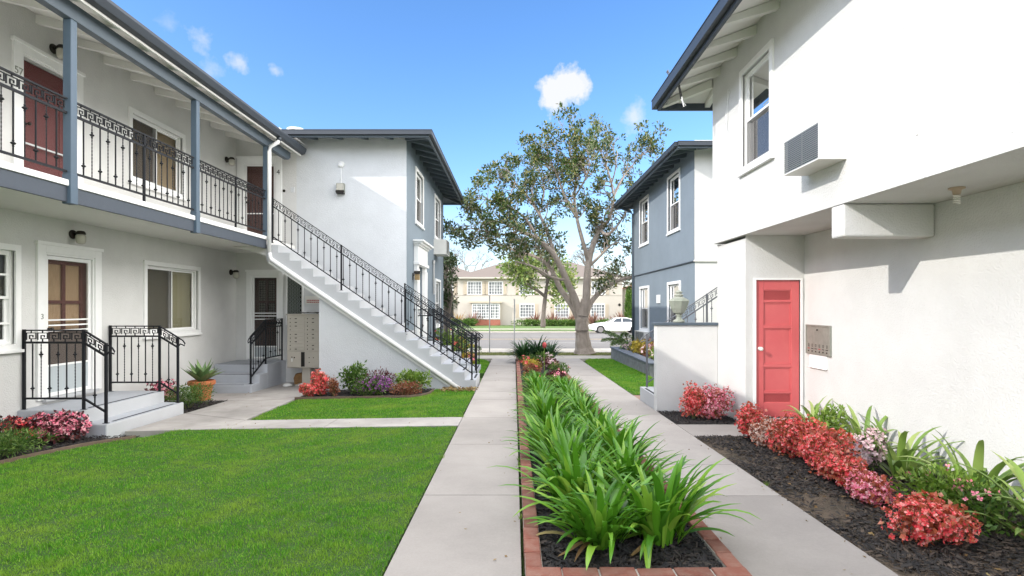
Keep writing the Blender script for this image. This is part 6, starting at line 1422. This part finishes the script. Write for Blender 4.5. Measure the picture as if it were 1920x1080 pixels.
# neighbour with red tile roof
N2 = thing('tiled_house', (16,75,-.6), 'sliver of a pale house with red tile roof beyond the cream house', 'house')
mb = MB(); mb.box(PX(1172,76), PX(1172,76)+9, 76, 86, -1.2, PZ(541,76)); mb.build('wall', M['house'], N2); hiproof2(PX(1168,76), PX(1168,76)+12, 75.2, 86.8, PZ(541,76), 1.6, M['redtile'], 'roof', N2)
mb = MB(); mb.box(PX(1174,76),PX(1178,76),75.95,75.99,PZ(556,76),PZ(546,76)); mb.build('window', M['farpane'], N2)
def cypress():
    y = 66; x = PX(1179.5,y); z0 = -.7; r = np.random.default_rng(8); t = thing('cypress', (x,y,z0), 'narrow green cypress beside the cream house', 'tree'); n = 2600
    h = r.random(n); a = r.random(n)*2*np.pi; rad = .42*np.sqrt(np.clip(1-h**2.2, 0, 1))*(.7+.4*r.random(n)); P = np.stack([x+np.cos(a)*rad, y+np.sin(a)*rad, z0+.2+h*4.3], 1); Nn = np.stack([np.cos(a)*.4, np.sin(a)*.4, 1+0*a], 1)
    V, F = leaf_cloud(P, Nn, .3, .1, r, .3); np_mesh('crown', V, F, M['green1'], t); mb = MB(); mb.tube([(x,y,z0-.1),(x,y,z0+3)], .08, 6); mb.build('trunk', M['bark_d'], t)
cypress()
# planting along the cream house
FXG = 'flax plants along the front of the cream house'
M['flax'] = leafmat('bronze_flax_leaves', (.14,.06,.045), (.24,.12,.09), (.40,.26,.18), rough=.6, trans=.15); M['flaxg'] = leafmat('golden_flax', (.28,.16,.06), (.38,.24,.09), (.45,.36,.14), rough=.6)
sp = {}
def flax(px, y, s, m, lb):
    if m not in sp:
        V, F, Mi = strap_mesh(46, 1.7, .13, 400+len(sp), 0, .35, .2); o = np_mesh('leaves', V, F, M[m]); sp[m] = o.data; bpy.data.objects.remove(o)
    x = PX(px, y); o = bpy.data.objects.new('flax_plant', sp[m]); COL.objects.link(o); o.location = (x, y, G(x,y)+.02); o.scale = (s,s,s); o.rotation_euler = (0,0,px); tag(o, lb, 'flax', FXG)
for px, m, s, lb in [(860,'flaxg',1.1,'golden flax plant left of the bay window'),(888,'flax',1.15,'dark bronze flax plant at the left foot of the bay window'),(990,'flax',.7,'small bronze flax left of the young street tree'),(1006,'flax',1.1,'bronze flax just left of the young street tree'),
        (1036,'flax',1.15,'bronze flax right of the young street tree'),(1056,'flax',.7,'small bronze flax under the middle ground-floor window'),(1074,'flax',1.1,'bronze flax left of the large trunk'),(1112,'flax',1.1,'bronze flax right of the large trunk'),
        (1128,'flax',.8,'small bronze flax above the car bonnet'),(1148,'flax',.8,'small bronze flax above the car roof'),(1165,'flax',1.2,'bronze flax above the rear of the car')]:
    flax(px, 66.3, s, m, lb)
for k, (px, w_, lb) in enumerate([(848,1.2,'round green shrub beside the entrance of the cream house'),(880,1.3,'round green shrub between the golden and dark flax plants'),(996,2.0,'low green hedge left of the young street tree'),(1035,2.2,'low green hedge right of the young street tree'),(1068,2.0,'low green hedge left of the large trunk'),(1140,2.6,'low green hedge behind the parked car')]):
    bush('low_hedge', lb, 'hedge', PX(px,65.5), 65.5, w_, .8, .75, 1300, .22, .10, M['green1'], None, 'low green planting in front of the cream house', 170+k)
# distant trees beyond the houses
tag(sheet('distant_ground', rect(-250,250,100,500), .4, M['turf_far'], step=40), kind='structure')

# leaf litter under the stair foot and a hose on the left
t = leaf = None
r = np.random.default_rng(77); n = 260; P = np.stack([-1.55+r.random(n)*.75, 11.55+r.random(n)*.45, 0*r.random(n)], 1); P[:,2] = Gv(P[:,0], P[:,1])+.012+r.random(n)*.03
V, F = leaf_cloud(P, np.stack([r.normal(size=n), r.normal(size=n), .1*r.normal(size=n)], 1), .07, .035, r, .3); tag(np_mesh('leaf_litter', V, F, M['dead']), 'dry brown leaves swept against the foot of the staircase', 'leaf litter', kind='stuff')

def litter(name, label, n, boxes, m, size=.03, seed=0):
    r = np.random.default_rng(seed); P = []
    for i in range(n): b = boxes[i % len(boxes)]; x, y = b[0]+(b[1]-b[0])*r.random(), b[2]+(b[3]-b[2])*r.random(); P.append((x, y, G(x,y)+.006))
    V, F = leaf_cloud(np.array(P), np.stack([r.normal(size=n), r.normal(size=n), .05*r.normal(size=n)], 1), size, size*.55, r, .05); V[:,2] = np.maximum(V[:,2], Gv(V[:,0], V[:,1])+.002); tag(np_mesh(name, V, F, m), label, 'leaf litter', kind='stuff')
litter('leaf_litter', 'small dry leaves and specks scattered over the walks', 150, [(-.78,.04,3.4,18),(1.45,2.35,3.4,16),(-.1,.04,3.4,18),(1.42,1.55,3.4,16),(2.25,2.36,3,9),(-5,-1,8.05,8.65),(-6.5,-4.4,9.5,12)], M['dead'], .026, 5)
litter('leaf_litter', 'pale dry leaves lying on the bark mulch of the right bed', 120, [(2.5,4.2,3,7.2)], M['dead'], .05, 6)
# weeds in the joint between bricks and walk
def tufts(name, label, spots, m):
    V = []; F = []; r = np.random.default_rng(4)
    for x, y, s in spots:
        for k in range(26):
            a = r.random()*6.28; h = s*(.4+.8*r.random()); b = len(V); dx, dy = np.cos(a)*h*.6, np.sin(a)*h*.6; z = G(x,y); q = r.normal(size=2)*.012*s/.05
            V += [(x+q[0]-.002,y+q[1],z),(x+q[0]+.002,y+q[1],z),(x+q[0]+dx,y+q[1]+dy,z+h)]; F.append((b,b+1,b+2))
    tag(np_mesh(name, V, F, m), label, 'weeds', kind='stuff')
tufts('weeds', 'little green weeds in the joint beside the brick planter', [(.052,4.35,.04),(.052,5.9,.05),(.052,6.1,.05),(.052,5.7,.03),(1.405,4.1,.06),(1.405,4.3,.05),(1.405,4.2,.04),(.052,7.3,.04),(-.81,6.2,.05),(-.81,8.68,.05),(2.365,5.2,.04)], M['green2'])
